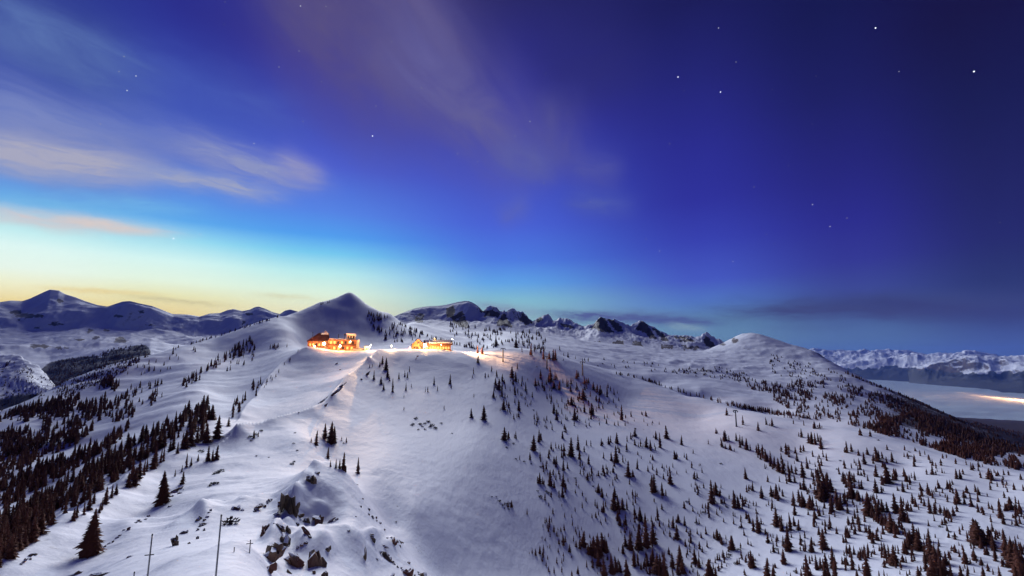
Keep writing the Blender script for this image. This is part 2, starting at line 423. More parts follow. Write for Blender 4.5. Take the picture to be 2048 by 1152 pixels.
# the wooded lower slope that goes down into the fog on the right
pts((1700, 800, 2100), (1800, 826, 2100), (1900, 842, 2100), (1950, 850, 2300), (2048, 884, 1900), (2048, 872, 2700), (2048, 860, 3700), (1950, 846, 3600), (1900, 836, 3600), (1800, 822, 3600), (2200, 905, 2500), (2200, 880, 3700), (2500, 930, 3700))
pts((1500, 800, 3000), (1600, 800, 3000), (1500, 820, 4200), (1800, 830, 6000), (2048, 845, 6000), (2400, 870, 6000), (1500, 830, 6500), (1200, 760, 3200), (1200, 800, 6000), (900, 760, 3200), (900, 800, 6000), (600, 790, 2600), (600, 800, 6000), (300, 880, 1600), (0, 1000, 1200), (-200, 1000, 1200), (300, 900, 3000), (0, 960, 3000), (-300, 980, 3000), (0, 880, 6000), (-300, 900, 6000), (300, 850, 6000))

P = np.array(P, float)
ca, ct = at_dir(P[:, 0], P[:, 1])
cr_ = np.log(P[:, 2] * KR)
UA = 3.0
cu = ca * UA
def tps(r2):
    return .5 * r2 * np.log(r2 + 1e-12)
A = tps((cu[:, None] - cu[None]) ** 2 + (cr_[:, None] - cr_[None]) ** 2)
n = len(P)
A[np.arange(n), np.arange(n)] += 2e-4
Q = np.stack([np.ones(n), cu, cr_], 1)
S = np.block([[A, Q], [Q.T, np.zeros((3, 3))]])
sol = np.linalg.lstsq(S, np.concatenate([ct, np.zeros(3)]), rcond=None)[0]
wv, pv = sol[:n], sol[n:]
R0, R1 = math.log(3.2), math.log(5200.0)
A0, A1 = float(at_dir(-330, 700)[0]), float(at_dir(2380, 700)[0])
gN, gM = 430, 330
ga = np.linspace(A0, A1, gN); gr = np.linspace(R0, R1, gM)
T = np.empty((gM, gN))
for i in range(gM):
    d2 = (cu[None] - ga[:, None] * UA) ** 2 + (cr_[None] - gr[i]) ** 2
    T[i] = tps(d2) @ wv + pv[0] + pv[1] * ga * UA + pv[2] * gr[i]
NA, NR = 1060, 700
fa = np.linspace(A0, A1, NA); fr = np.linspace(R0, R1, NR)
def cubic_up(Y, x0, x1):
    """Catmull-Rom along the first axis from grid x0 to grid x1 (both even)"""
    f = (x1 - x0[0]) / (x0[1] - x0[0]); i = np.clip(f.astype(int), 0, len(x0) - 2); t = (f - i)[:, None]
    p = lambda k: Y[np.clip(i + k, 0, len(x0) - 1)]
    a, b, c, d = p(-1), p(0), p(1), p(2)
    return .5 * (2 * b + (c - a) * t + (2 * a - 5 * b + 4 * c - d) * t ** 2 + (3 * b - a - 3 * c + d) * t ** 3)
T = cubic_up(T, gr, fr)
T = cubic_up(T.T.copy(), ga, fa).T
RR = np.exp(fr)[:, None] * np.ones((1, NA)); AA = np.ones((NR, 1)) * fa[None]
X = RR * np.sin(AA); Y = RR * np.cos(AA); Z = RR * T
PX, PY = project(AA, T)
# relief: broad swells, wind-packed ribs on the left flank, small drifts
calm = 1 - .75 * np.exp(-(((PX - 900) / 260) ** 2 + ((RR - 270) / 170) ** 2))          # the groomed open slope is smooth
calm *= 1 - .8 * np.exp(-(((PX - 770) / 190) ** 2)) * sm(RR, 400, 425) * (1 - sm(RR, 470, 500))   # hut plateau
calm *= 1 - .55 * sm(PX, 950, 1150) * (1 - sm(RR, 480, 560))
amp = np.clip(RR / 260, .10, 1.6)
Z += amp * calm * (1.1 * fbm(X / 60, Y / 60, 3) + .38 * fbm(X / 16 + 5, Y / 16, 3)) * sm(RR, 12, 40)
Z += .13 * np.clip(RR / 60, .2, 1.2) * calm * fbm(X / 4.5, Y / 4.5, 3) * (1 - sm(RR, 250, 420)) * sm(RR, 8, 20)
sast = ridged((X * .8 + Y * .6) / 9 + .3 * fbm(X / 12, Y / 12, 2), (Y * .8 - X * .6) / 2.6, 3, .5)
Z += .085 * np.clip(RR / 50, .3, 1.6) * sast * (1 - sm(RR, 130, 260)) * sm(RR, 8, 20) * np.clip(.55 + 1.3 * fbm(X / 25 + 3, Y / 25, 2), 0, 1.2)
leftm = (1 - sm(PX, 380, 600)) * sm(RR, 75, 130) * (1 - sm(RR, 560, 660))
th = math.radians(18)
ux = X * math.cos(th) + Y * math.sin(th); uy = -X * math.sin(th) + Y * math.cos(th)
wob = 14 * fbm(X / 70 + 8, Y / 70, 3)
patch = .35 + .9 * np.clip(.5 + fbm(X / 90 - 4, Y / 90, 2), 0, 1)
Z += leftm * patch * np.clip(RR / 150, .6, 2.2) * 1.0 * ridged((ux + wob) / 170 + 3, (uy + wob) / 42, 3, .42)
lm2 = (1 - sm(PX, 420, 560)) * sm(RR, 55, 75) * (1 - sm(RR, 110, 150))
Z += lm2 * .7 * ridged((ux + .4 * wob) / 60 + 3, (uy + .4 * wob) / 15, 2, .42)
# wind-sharpened ridge lines
def ridge_line(line, h, w, side=0.0):
    global Z
    a, t = at_dir([p[0] for p in line], [p[1] for p in line]); r = np.array([p[2] for p in line], float) * KR
    qx, qy = r * np.sin(a), r * np.cos(a)
    best = np.full(X.shape, 1e9); sg = np.zeros(X.shape)
    for i in range(len(line) - 1):
        ex, ey = qx[i + 1] - qx[i], qy[i + 1] - qy[i]; L2 = ex * ex + ey * ey
        tt = np.clip(((X - qx[i]) * ex + (Y - qy[i]) * ey) / L2, 0, 1)
        ddx = X - qx[i] - tt * ex; ddy = Y - qy[i] - tt * ey
        d = np.hypot(ddx, ddy); s_ = np.sign(ex * ddy - ey * ddx)
        k = d < best; best = np.where(k, d, best); sg = np.where(k, s_, sg)
    ww = w * np.where(sg * side > 0, .45, 1.0)
    Z = Z + h * np.exp(-best / ww)
ridge_line([(470, 878, 200), (500, 872, 210), (540, 863, 222), (580, 848, 238), (620, 834, 256), (650, 818, 285), (668, 796, 316), (690, 764, 372), (715, 745, 425), (735, 728, 470)], 4.2, 4.8, 1)
ridge_line([(735, 728, 470), (748, 716, 500), (756, 705, 532)], 3.2, 5, 1)
ridge_line([(612, 698, 548), (585, 712, 525), (560, 733, 500), (530, 768, 432), (505, 805, 352), (480, 840, 282)], 2.6, 7, -1)
ridge_line([(0, 1150, 75), (60, 1098, 85), (110, 1062, 95), (180, 1018, 115), (250, 973, 140), (330, 928, 170), (390, 885, 200)], .9, 4, 1)
ridge_line([(590, 1000, 92), (615, 955, 104), (640, 938, 110), (665, 938, 112)], 1.2, 3.5, 1)
ridge_line([(560, 1082, 72), (600, 1072, 74), (640, 1066, 76), (690, 1062, 77)], .9, 2.6, 1)
ridge_line([(320, 1130, 43), (400, 1117, 43), (440, 1098, 45), (478, 1093, 46), (520, 1118, 48)], .45, 2.0, 1)
ridge_line([(350, 1060, 84), (420, 1016, 95), (470, 1018, 93), (520, 1000, 97)], .7, 3, 1)
far = sm(RR, 620, 900)
Z += far * (3.5 * fbm(X / 130, Y / 130, 4) + 2.2 * ridged(X / 70, Y / 70, 3) * sm(PX, 1050, 1200))
Z += far * 2.2 * ridged(X / 75 + 4, Y / 60, 3, .5) * (1 - sm(PX, 790, 900)) * (1 - sm(RR, 960, 1100))
# snow banked up behind the rocks of the outcrop
for x, y, w_, h_, up in ((588, 1012, 20, 18, 1.5), (640, 1030, 20, 12, 1.0), (548, 1090, 20, 16, 1.6), (606, 1102, 22, 16, 1.3), (645, 1100, 22, 18, 1.4), (575, 1068, 14, 12, .9), (630, 946, 14, 8, .8), (745, 1070, 18, 10, .7), (786, 1090, 20, 14, .8), (405, 1038, 18, 12, .7), (475, 1010, 20, 6, .5)):
    Z += up * np.exp(-(((PX - x) / w_) ** 2 + ((PY - y) / h_) ** 2)) * ((RR > 35) & (RR < 100))
# hummocks in the basin
hm = np.exp(-(((PX - 1420) / 110) ** 2 + ((RR - 930) / 90) ** 2))
Z += hm * 5 * np.maximum(0, fbm(X / 28, Y / 28, 3))
# rough little cliffs under the dome
dm = np.exp(-(((PX - 590) / 70) ** 2 + ((RR - 68) / 14) ** 2))
Z += dm * .8 * ridged(X / 9, Y / 9, 3)
land = mesh_np('snow_terrain', np.stack([X, Y, Z], -1).reshape(-1, 3), grid_faces(NR, NA), M_snow)
fo = np.zeros_like(X)
fo = np.maximum(fo, sm(PX, 1560, 1700) * sm(RR, 1150, 1500))                                    # wood on the lower right slope
fo = np.maximum(fo, .9 * sm(PX, 1700, 1850) * sm(RR, 470, 560) * (1 - sm(PY, 905, 960)) * .62)
fo = np.maximum(fo, (1 - sm(PX, 300, 500)) * sm(RR, 900, 1100))
ro = np.zeros_like(X)
def rocky_spot(arr, PX, PY, RR, spots):
    for x, y, w, h, s, r0, r1 in spots:
        arr[:] = np.maximum(arr, s * np.exp(-(((PX - x) / w) ** 2 + ((PY - y) / h) ** 2)) * ((RR > r0) & (RR < r1)))
rocky_spot(ro, PX, PY, RR, [(700, 607, 7, 3, .9, 800, 1100), (1470, 683, 9, 7, .95, 1350, 1700), (1445, 690, 10, 5, .7, 1350, 1750), (1665, 722, 16, 8, .8, 1200, 1500), (1500, 700, 30, 4, .5, 1000, 1500), (1400, 745, 60, 6, .55, 800, 1100),
    (1620, 712, 25, 4, .45, 1000, 1500), (560, 1040, 14, 30, .6, 60, 95)])
for nm, arr in (('forest', fo), ('rocky', ro)):
    at = land.attributes.new(nm, 'FLOAT', 'POINT'); at.data.foreach_set('value', arr.astype(np.float32).ravel())
tag(link('snow_terrain', land), kind='structure')
Sheet(fa, RR, Z)

# ------------------------------------------------------------------ mountains: lofted through curves (column, row, distance)
def loft(name, mat, curves, az_px, na, rows, relief, attrs=None, label=None, crest_row=None, crest_relief=0.0):
    a0, a1 = float(at_dir(az_px[0], 700)[0]), float(at_dir(az_px[1], 700)[0])
    az = np.linspace(a0, a1, na)
    Rk, Zk = [], []
    for c in curves:
        c = np.array(c, float); a, t = at_dir(c[:, 0], c[:, 1]); o = np.argsort(a)
        r = np.interp(az, a[o], c[o, 2]); tt = np.interp(az, a[o], t[o])
        Rk.append(r); Zk.append(r * tt)
    Rk, Zk = np.array(Rk), np.array(Zk)
    R, Zz, par = [], [], []
    for k in range(len(curves) - 1):
        m = rows[k]
        for j in range(m + (k == len(curves) - 2)):
            q = j / m
            R.append(Rk[k] * (1 - q) + Rk[k + 1] * q); Zz.append(Zk[k] * (1 - q) + Zk[k + 1] * q); par.append(k + q)
    R, Zz, par = np.array(R), np.array(Zz), np.array(par)
    A_ = np.ones((len(R), 1)) * az[None]
    X, Y = R * np.sin(A_), R * np.cos(A_)
    w = par[:, None] * np.ones((1, na))
    Zz = Zz + relief(X, Y, w)
    px, py = project(A_, Zz / R)
    me = mesh_np(name, np.stack([X, Y, Zz], -1).reshape(-1, 3), grid_faces(len(R), na), mat)
    for nm, fn in (attrs or {}).items():
        at = me.attributes.new(nm, 'FLOAT', 'POINT'); at.data.foreach_set('value', fn(px, py, R).astype(np.float32).ravel())
    tag(link(name, me), kind='structure')
    Sheet(az, R, Zz)

# craggy ridge behind the chalet
K1 = .8
crag = [(700, 650), (770, 645), (786, 636), (800, 628), (815, 622), (830, 617), (845, 614), (860, 612.5), (875, 612), (890, 610), (903, 607), (915, 604), (928, 602), (937, 602), (945, 605), (953, 610), (958, 614), (963, 619), (966, 622),
        (974, 621), (982, 620), (990, 623), (1000, 627), (1004, 629), (1008, 626), (1013, 630), (1018, 628), (1026, 625), (1038, 623), (1045, 625), (1053, 630), (1060, 640), (1066, 644), (1071, 641), (1075, 636), (1083, 633), (1092, 629), (1097, 628), (1101, 633), (1106, 641), (1112, 645),
        (1122, 644), (1132, 642), (1140, 646), (1150, 651), (1160, 656), (1168, 657), (1176, 655), (1184, 654), (1190, 646), (1196, 638), (1201, 633), (1207, 636), (1212, 637), (1220, 638), (1228, 642), (1237, 647), (1246, 652), (1254, 657), (1262, 660),
        (1268, 655), (1274, 648), (1279, 644), (1284, 641), (1290, 645), (1296, 650), (1303, 655), (1309, 658), (1316, 662), (1323, 667), (1330, 672), (1337, 678), (1344, 676), (1352, 673), (1360, 674), (1368, 673), (1375, 676), (1384, 681), (1394, 683), (1402, 681), (1408, 674), (1413, 671), (1419, 676),
        (1426, 683), (1434, 690), (1442, 688), (1452, 690), (1470, 700), (1500, 715)]
def rr_(x): return (2000 + 420 * sm(np.array(x, float), 900, 1150) + 80 * math.sin(x / 33.0)) * K1
c_crest = [(x, y, rr_(x)) for x, y in crag]
c_foot = [(x, y, r * K1) for x, y, r in ((700, 668, 1380), (800, 667, 1400), (900, 667, 1420), (1000, 668, 1480), (1100, 680, 1560), (1200, 694, 1620), (1300, 706, 1640), (1400, 716, 1700), (1500, 730, 1700))]
c_apron = [(x, y, rr_(x) - 160 * K1) for x, y in ((700, 660), (800, 650), (860, 645), (930, 648), (1000, 654), (1050, 656), (1100, 664), (1160, 673), (1200, 669), (1250, 676), (1300, 684), (1350, 693), (1400, 700), (1440, 704), (1500, 722))]
c_back = [(x, 780, 3000 * K1) for x in (700, 1100, 1500)]
def crag_relief(X, Y, w):
    u = sm(w, .15, 1.0) * (1 - sm(w, 1.7, 1.99)) * (.35 + .65 * sm(1024 + FPX * X / Y, 900, 985))
    return u * (20 * ridged(X / 150, Y / 420, 5, .55) + 6 * ridged(X / 48 + 9, Y / 90, 3, .5) - 12) + (w > 2.01) * -6
def poly_mask(px, py, polys):
    m = np.zeros(px.shape)
    for q, val in polys:
        c = np.zeros(px.shape, bool); n = len(q)
        for i in range(n):
            (x1, y1), (x2, y2) = q[i], q[(i + 1) % n]
            if y1 == y2: continue
            c ^= ((y1 > py) != (y2 > py)) & (px < (x2 - x1) * (py - y1) / (y2 - y1) + x1)
        m = np.maximum(m, c * val)
    return m
CLIFFS = [([(1201, 632), (1211, 637), (1217, 650), (1228, 665), (1212, 665), (1196, 661), (1183, 655)], 1), ([(1213, 637), (1223, 639), (1239, 649), (1248, 664), (1234, 665), (1222, 650)], .75), ([(1284, 640), (1293, 647), (1303, 662), (1314, 678), (1300, 677), (1288, 665), (1271, 659), (1276, 649)], .9),
          ([(1303, 654), (1315, 660), (1327, 668), (1339, 682), (1326, 681), (1315, 668)], .9), ([(1409, 671), (1416, 673), (1425, 684), (1438, 698), (1424, 699), (1411, 691), (1407, 681)], 1), ([(966, 621), (985, 620), (1001, 627), (996, 635), (980, 632), (969, 635)], 1), ([(1007, 626), (1013, 634), (1021, 646), (1026, 656), (1012, 653), (997, 652), (992, 645), (1002, 634)], 1),
          ([(892, 616), (906, 610), (911, 622), (906, 636), (893, 635)], .75), ([(903, 636), (924, 620), (931, 634), (940, 657), (920, 654), (907, 646)], .62), ([(1044, 626), (1059, 638), (1066, 647), (1052, 650), (1039, 641)], .8), ([(1069, 641), (1082, 633), (1088, 639), (1074, 645)], .8), ([(955, 612), (969, 621), (963, 627)], .9), ([(1122, 646), (1150, 653), (1142, 657), (1120, 652)], .6), ([(828, 630), (848, 626), (846, 644), (832, 646)], .5),
          ([(1225, 684), (1246, 680), (1250, 692), (1230, 696)], .6), ([(1262, 684), (1282, 682), (1288, 698), (1266, 700)], .6), ([(1178, 684), (1200, 682), (1204, 692), (1184, 694)], .6), ([(1345, 672), (1380, 674), (1392, 684), (1360, 684)], .55), ([(1320, 688), (1350, 690), (1345, 698), (1322, 697)], .55), ([(1362, 690), (1400, 692), (1398, 700), (1366, 700)], .5)]
def crag_rocky(px, py, R):
    a = np.linspace(0, 1, px.shape[1])[None] * np.ones_like(px)
    j1 = 3.2 * fbm(px / 7, py / 6, 3, .6); j2 = 3.0 * fbm(px / 7 + 50, py / 6 + 20, 3, .6)
    m = poly_mask(px + j1, py + j2, CLIFFS)
    strat = ridged((px * .8 - py) / 26, (px * .55 + py) / 5.2, 3, .55)          # snow ledges run across the cliffs
    return np.clip(m * (.78 + .42 * np.clip(strat, -1, 1)), 0, 1.1)
loft('craggy_ridge', M_peak, [c_foot, c_apron, c_crest, c_back], (700, 1500), 640, (40, 90, 10), crag_relief, {'rocky': crag_rocky})

# mountain range on the left, across the valley
lc = [(-420, 600), (-330, 612), (-200, 604), (-100, 596), (-40, 606), (0, 604), (20, 601), (45, 602), (60, 597), (75, 590), (90, 583), (100, 579), (110, 580), (118, 581), (130, 588), (150, 594), (170, 602), (195, 610), (215, 613), (230, 608), (245, 603), (260, 602), (280, 607), (305, 612),
      (325, 620), (345, 628), (375, 629), (400, 633), (420, 627), (440, 626), (455, 620), (467, 618), (485, 622), (500, 619), (510, 614), (518, 613), (530, 617), (545, 624), (560, 628), (570, 621), (580, 619), (592, 622), (620, 630), (680, 640), (780, 650)]
l_crest = [(x, y, 4250 + 150 * math.sin(x / 60.0)) for x, y in lc]
l_q = [(x, 691, 3480) for x in (-420, 0, 200, 780)]
l_mid = [(-420, 668, 3860), (0, 664, 3860), (150, 666, 3860), (300, 670, 3880), (450, 672, 3950), (600, 668, 3980), (780, 670, 3980)]
l_floor = [(-420, 745, 3000), (0, 712, 3000), (100, 722, 2950), (200, 704, 2900), (300, 690, 2850), (400, 700, 2900), (780, 700, 2900)]
l_val = [(-420, 860, 1900), (0, 830, 1850), (100, 796, 1900), (200, 770, 1850), (300, 740, 1800), (400, 740, 1800), (780, 760, 1800)]
l_low = [(-420, 1100, 1150), (0, 1000, 1100), (200, 900, 1150), (400, 840, 1250), (780, 840, 1250)]
l_back = [(x, 800, 6000) for x in (-420, 200, 780)]
def left_relief(X, Y, w):
    u = sm(w, 1.4, 2.6) * (1 - sm(w, 4.7, 4.99))
    return u * (36 * ridged(X / 470 + 2, Y / 1000, 5, .52) + 8 * fbm(X / 130, Y / 130, 3) - 20) + sm(w, .3, 1) * (1 - sm(w, 1.6, 2)) * 14 * fbm(X / 120, Y / 120, 4) - 10 * (w > 5.01)
def left_rocky(px, py, R):
    a = np.zeros_like(px)
    jx, jy = 6 * fbm(px / 12, py / 8, 3, .6), 4 * fbm(px / 12 + 40, py / 8, 3, .6)
    for x, y, w, h, s in ((60, 632, 40, 8, .8), (30, 625, 18, 6, .8), (110, 648, 22, 6, .85), (180, 662, 12, 5, .85), (190, 676, 11, 4, .9), (80, 692, 26, 5, .9), (124, 696, 26, 2.5, .9), (158, 679, 14, 3.5, .85), (240, 680, 18, 8, .75), (75, 655, 11, 4, .8), (120, 602, 9, 5, .8), (240, 632, 16, 4, .7), (215, 660, 12, 5, .7), (285, 625, 12, 4, .7), (500, 628, 12, 2.5, .8), (488, 645, 4, 7, .8), (40, 642, 16, 4, .7), (300, 650, 14, 3, .6)):
        a = np.maximum(a, s * np.exp(-(((px + jx - x) / w) ** 2 + ((py + jy - y) / h) ** 2)))
    return a * (R > 2300)
def left_forest(px, py, R):
    top = 3 * fbm(px / 9, py / 9, 3) + np.interp(px, [0, 80, 100, 130, 180, 205, 225, 250, 275, 292, 300, 310], [800, 742, 726, 720, 712, 716, 700, 698, 690, 690, 700, 760])
    return sm(py - top, -5, 6) * .95 * (R < 2900)
loft('left_range', M_left, [l_low, l_val, l_floor, l_q, l_mid, l_crest, l_back], (-420, 780), 560, (14, 44, 24, 20, 44, 8), left_relief, {'rocky': left_rocky, 'forest': left_forest})

# spur that comes down from the left into the valley
s_crest = [(-420, 640, 2000), (-200, 670, 1980), (-60, 700, 1960), (0, 711, 1950), (20, 711, 1950), (35, 713, 1940), (50, 722, 1900), (70, 735, 1860), (90, 752, 1810), (105, 765, 1760), (122, 782, 1700), (150, 815, 1640)]
s_mid = [(x, y + 60 - .25 * max(x, -60), r * .86) for x, y, r in s_crest]
s_low = [(x, y + 260, r * .6) for x, y, r in s_crest]
s_back = [(x, y + 60, r * 1.14) for x, y, r in s_crest]
loft('valley_spur', M_left, [s_low, s_mid, s_crest, s_back], (-420, 150), 330, (30, 50, 20),
     lambda X, Y, w: sm(w, .2, 1) * (1 - sm(w, 1.8, 1.99)) * (13 * ridged(X / 90, Y / 260, 4, .55) - 4),
     {'forest': lambda px, py, R: sm(py - (np.interp(px, [0, 60, 122], [800, 788, 790])), -14, 12) * .8, 'rocky': lambda px, py, R: .30 + 0 * px})

# far range beyond the sea of fog on the right
FOGZ = -520.0
ac = [(1480, 712), (1560, 706), (1610, 708), (1632, 706), (1645, 707), (1660, 709), (1672, 711), (1685, 709), (1700, 710), (1715, 712), (1722, 710), (1735, 713), (1745, 710), (1757, 711), (1770, 714), (1790, 717), (1800, 713), (1815, 711), (1828, 713), (1840, 714), (1855, 716), (1865, 713), (1877, 712), (1888, 715), (1900, 717), (1912, 717),
      (1925, 719), (1940, 716), (1955, 718), (1975, 721), (1988, 722), (2000, 724), (2012, 721), (2022, 719), (2035, 721), (2048, 718), (2090, 714), (2150, 720), (2250, 712), (2400, 720)]
a_crest = [(x, y, 26000) for x, y in ac]
a_mid = [(1480, 738, 19500), (1640, 736, 19500), (1760, 738, 19500), (1860, 741, 19000), (2048, 748, 18500), (2400, 752, 18000)]
def fogline(x, y): 
    a, t = at_dir(x, y); return FOGZ / float(t)
a_foot = [(x, y, fogline(x, y)) for x, y in ((1480, 752), (1640, 754), (1690, 757), (1760, 760), (1860, 766), (2048, 780), (2250, 796), (2400, 806))]
a_under = [(x, y + 30, fogline(x, y) * .92) for x, y in ((1480, 752), (1640, 754), (1690, 757), (1760, 760), (1860, 766), (2048, 780), (2250, 796), (2400, 806))]
a_back = [(x, 760, 30000) for x in (1480, 2400)]
loft('far_range', M_alps, [a_under, a_foot, a_mid, a_crest, a_back], (1480, 2400), 620, (3, 40, 60, 4),
     lambda X, Y, w: sm(w, 1.05, 1.7) * (1 - sm(w, 2.8, 2.99)) * (260 * ridged(X / 3000, Y / 3000, 5, .55) - 60) + sm(w, 1.0, 1.2) * (1 - sm(w, 2.2, 2.6)) * 90 * ridged(X / 1400, Y / 1400, 4) - 100 * (w > 3.01),
     {'forest': lambda px, py, R: sm(py - np.interp(px, [1600, 1740, 1790, 1850, 1950, 2048], [735, 737, 731, 741, 748, 748]) + 5.5 * fbm(px / 13, py / 22, 3) , -4, 6) * .9})
# a nearer mountain of that range, standing forward into the fog
b_crest = [(1810, 748, 13500), (1835, 742, 13500), (1870, 733, 13600), (1890, 729, 13700), (1915, 722, 13800), (1930, 718, 13800), (1945, 715.5, 13800), (1955, 716, 13800), (1966, 722, 13700), (1980, 725, 13600), (2000, 732, 13500), (2020, 730, 13400), (2048, 727, 13300), (2100, 720, 13300), (2200, 735, 13300), (2400, 740, 13300)]
b_foot = [(x, y, fogline(x, y)) for x, y in ((1810, 765), (1860, 769), (2048, 788), (2250, 806), (2400, 818))]
b_under = [(x, y + 30, fogline(x, y) * .9) for x, y in ((1810, 765), (1860, 769), (2048, 788), (2250, 806), (2400, 818))]
b_back = [(x, 770, 17000) for x in (1810, 2400)]
loft('forward_mountain', M_alps, [b_under, b_foot, b_crest, b_back], (1810, 2400), 420, (3, 70, 5),
     lambda X, Y, w: sm(w, 1.0, 1.4) * (1 - sm(w, 1.9, 1.99)) * (170 * ridged(X / 1300, Y / 2300, 5, .55) - 70) - 60 * (w > 2.01),
     {'forest': lambda px, py, R: sm(py - np.interp(px, [1810, 1870, 1940, 2000, 2048], [738, 743, 746, 745, 742]) + 8 * fbm(px / 15, py / 40, 3), -5, 7) * .9})

# deep ground under everything, out past the last mountains
gm = bpy.data.materials.new('valley_ground'); gm.use_nodes = True
G = NT(gm.node_tree); gb = G.n('ShaderNodeBsdfPrincipled')
gp = G.n('ShaderNodeNewGeometry').outputs['Position']
G.put(gb.inputs['Base Color'], G.mix(G.noise(gp, .0012, 6, .6), (.06, .05, .06, 1), (.5, .52, .56, 1))); gb.inputs['Roughness'].default_value = .9
go = G.n('ShaderNodeOutputMaterial'); G.put(go.inputs[0], gb.outputs[0])
gx = np.linspace(-30500, 30500, 61); GX, GY = np.meshgrid(gx, gx)
GZ = -1150 + 40 * fbm(GX / 9000, GY / 9000, 3)
tag(link('valley_ground', mesh_np('valley_ground', np.stack([GX, GY, GZ], -1).reshape(-1, 3), grid_faces(61, 61), gm)), kind='structure')

# sea of fog filling the right-hand valley: a thick bank with a softly rolling top
fm = bpy.data.materials.new('fog_bank'); fm.use_nodes = True
F = NT(fm.node_tree)
d_ = F.n('ShaderNodeBsdfDiffuse'); d_.inputs[0].default_value = (.60, .71, .82, 1)
t_ = F.n('ShaderNodeBsdfTranslucent'); t_.inputs[0].default_value = (.74, .78, .82, 1)
mx = F.n('ShaderNodeMixShader'); mx.inputs[0].default_value = .35; F.put(mx.inputs[1], d_.outputs[0]); F.put(mx.inputs[2], t_.outputs[0])
o_ = F.n('ShaderNodeOutputMaterial'); F.put(o_.inputs[0], mx.outputs[0])
fa2 = np.linspace(math.radians(14), math.radians(64), 260); fr2 = np.exp(np.linspace(math.log(2200), math.log(24000), 150))
FA, FR = np.meshgrid(fa2, fr2)
FX, FY = FR * np.sin(FA), FR * np.cos(FA)
FZ = FOGZ + 20 * fbm(FX / 1300, FY / 700, 4) + 9 * fbm(FX / 300, FY / 220, 4)
tag(link('valley_fog', mesh_np('valley_fog', np.stack([FX, FY, FZ], -1).reshape(-1, 3), grid_faces(150, 260), fm)), kind='stuff')

# evening air
HAZE_DENSITY = 2.4e-5
hz = bpy.data.materials.new('haze'); hz.use_nodes = True
H = NT(hz.node_tree); hv = H.n('ShaderNodeVolumePrincipled')
hv.inputs['Color'].default_value = (.16, .30, 1.0, 1); hv.inputs['Density'].default_value = HAZE_DENSITY
ho = H.n('ShaderNodeOutputMaterial'); H.put(ho.inputs['Volume'], hv.outputs[0])
hb = 32000.0; z0, z1 = -1300.0, 760.0
hvs = [(x, y, z) for z in (z0, z1) for x, y in ((-hb, -hb), (hb, -hb), (hb, hb), (-hb, hb))]
tag(link('haze', mesh_np('haze', hvs, [(0, 3, 2, 1), (4, 5, 6, 7), (0, 1, 5, 4), (1, 2, 6, 5), (2, 3, 7, 6), (3, 0, 4, 7)], hz, smooth=False)), kind='stuff')

# ------------------------------------------------------------------ conifers
def plain(name, col, rough=.8, spec=.2, emit=None, estr=0.0, var=0.0, vscale=3.0, objvar=0.0):
    m = bpy.data.materials.new(name); m.use_nodes = True
    N = NT(m.node_tree); b = N.n('ShaderNodeBsdfPrincipled')
    c = col if len(col) == 4 else (*col, 1)
    if var:
        p = N.n('ShaderNodeNewGeometry').outputs['Position']
        nz = N.noise(p, vscale, 4, .6)
        if objvar:
            oi = N.n('ShaderNodeObjectInfo')
            nz = N.m('ADD', nz, N.m('MULTIPLY', N.m('SUBTRACT', oi.outputs['Random'], .5), objvar))
        c = N.mix(nz, tuple(v * (1 - var) for v in c[:3]) + (1,), tuple(min(1, v * (1 + var)) for v in c[:3]) + (1,))
    N.put(b.inputs['Base Color'], c)
    b.inputs['Roughness'].default_value = rough; b.inputs['Specular IOR Level'].default_value = spec
    if emit:
        b.inputs['Emission Color'].default_value = (*emit, 1); b.inputs['Emission Strength'].default_value = estr
    o = N.n('ShaderNodeOutputMaterial'); N.put(o.inputs[0], b.outputs[0])
    return m
M_needle = plain('dark_needles', (.120, .044, .030), .9, .1, var=.45, vscale=.8, objvar=.5)
M_bark = plain('bark', (.060, .042, .036), .9, .1, var=.3, vscale=6)
M_shrub = plain('dwarf_pine', (.046, .036, .038), .9, .1, var=.4, vscale=2, objvar=.4)

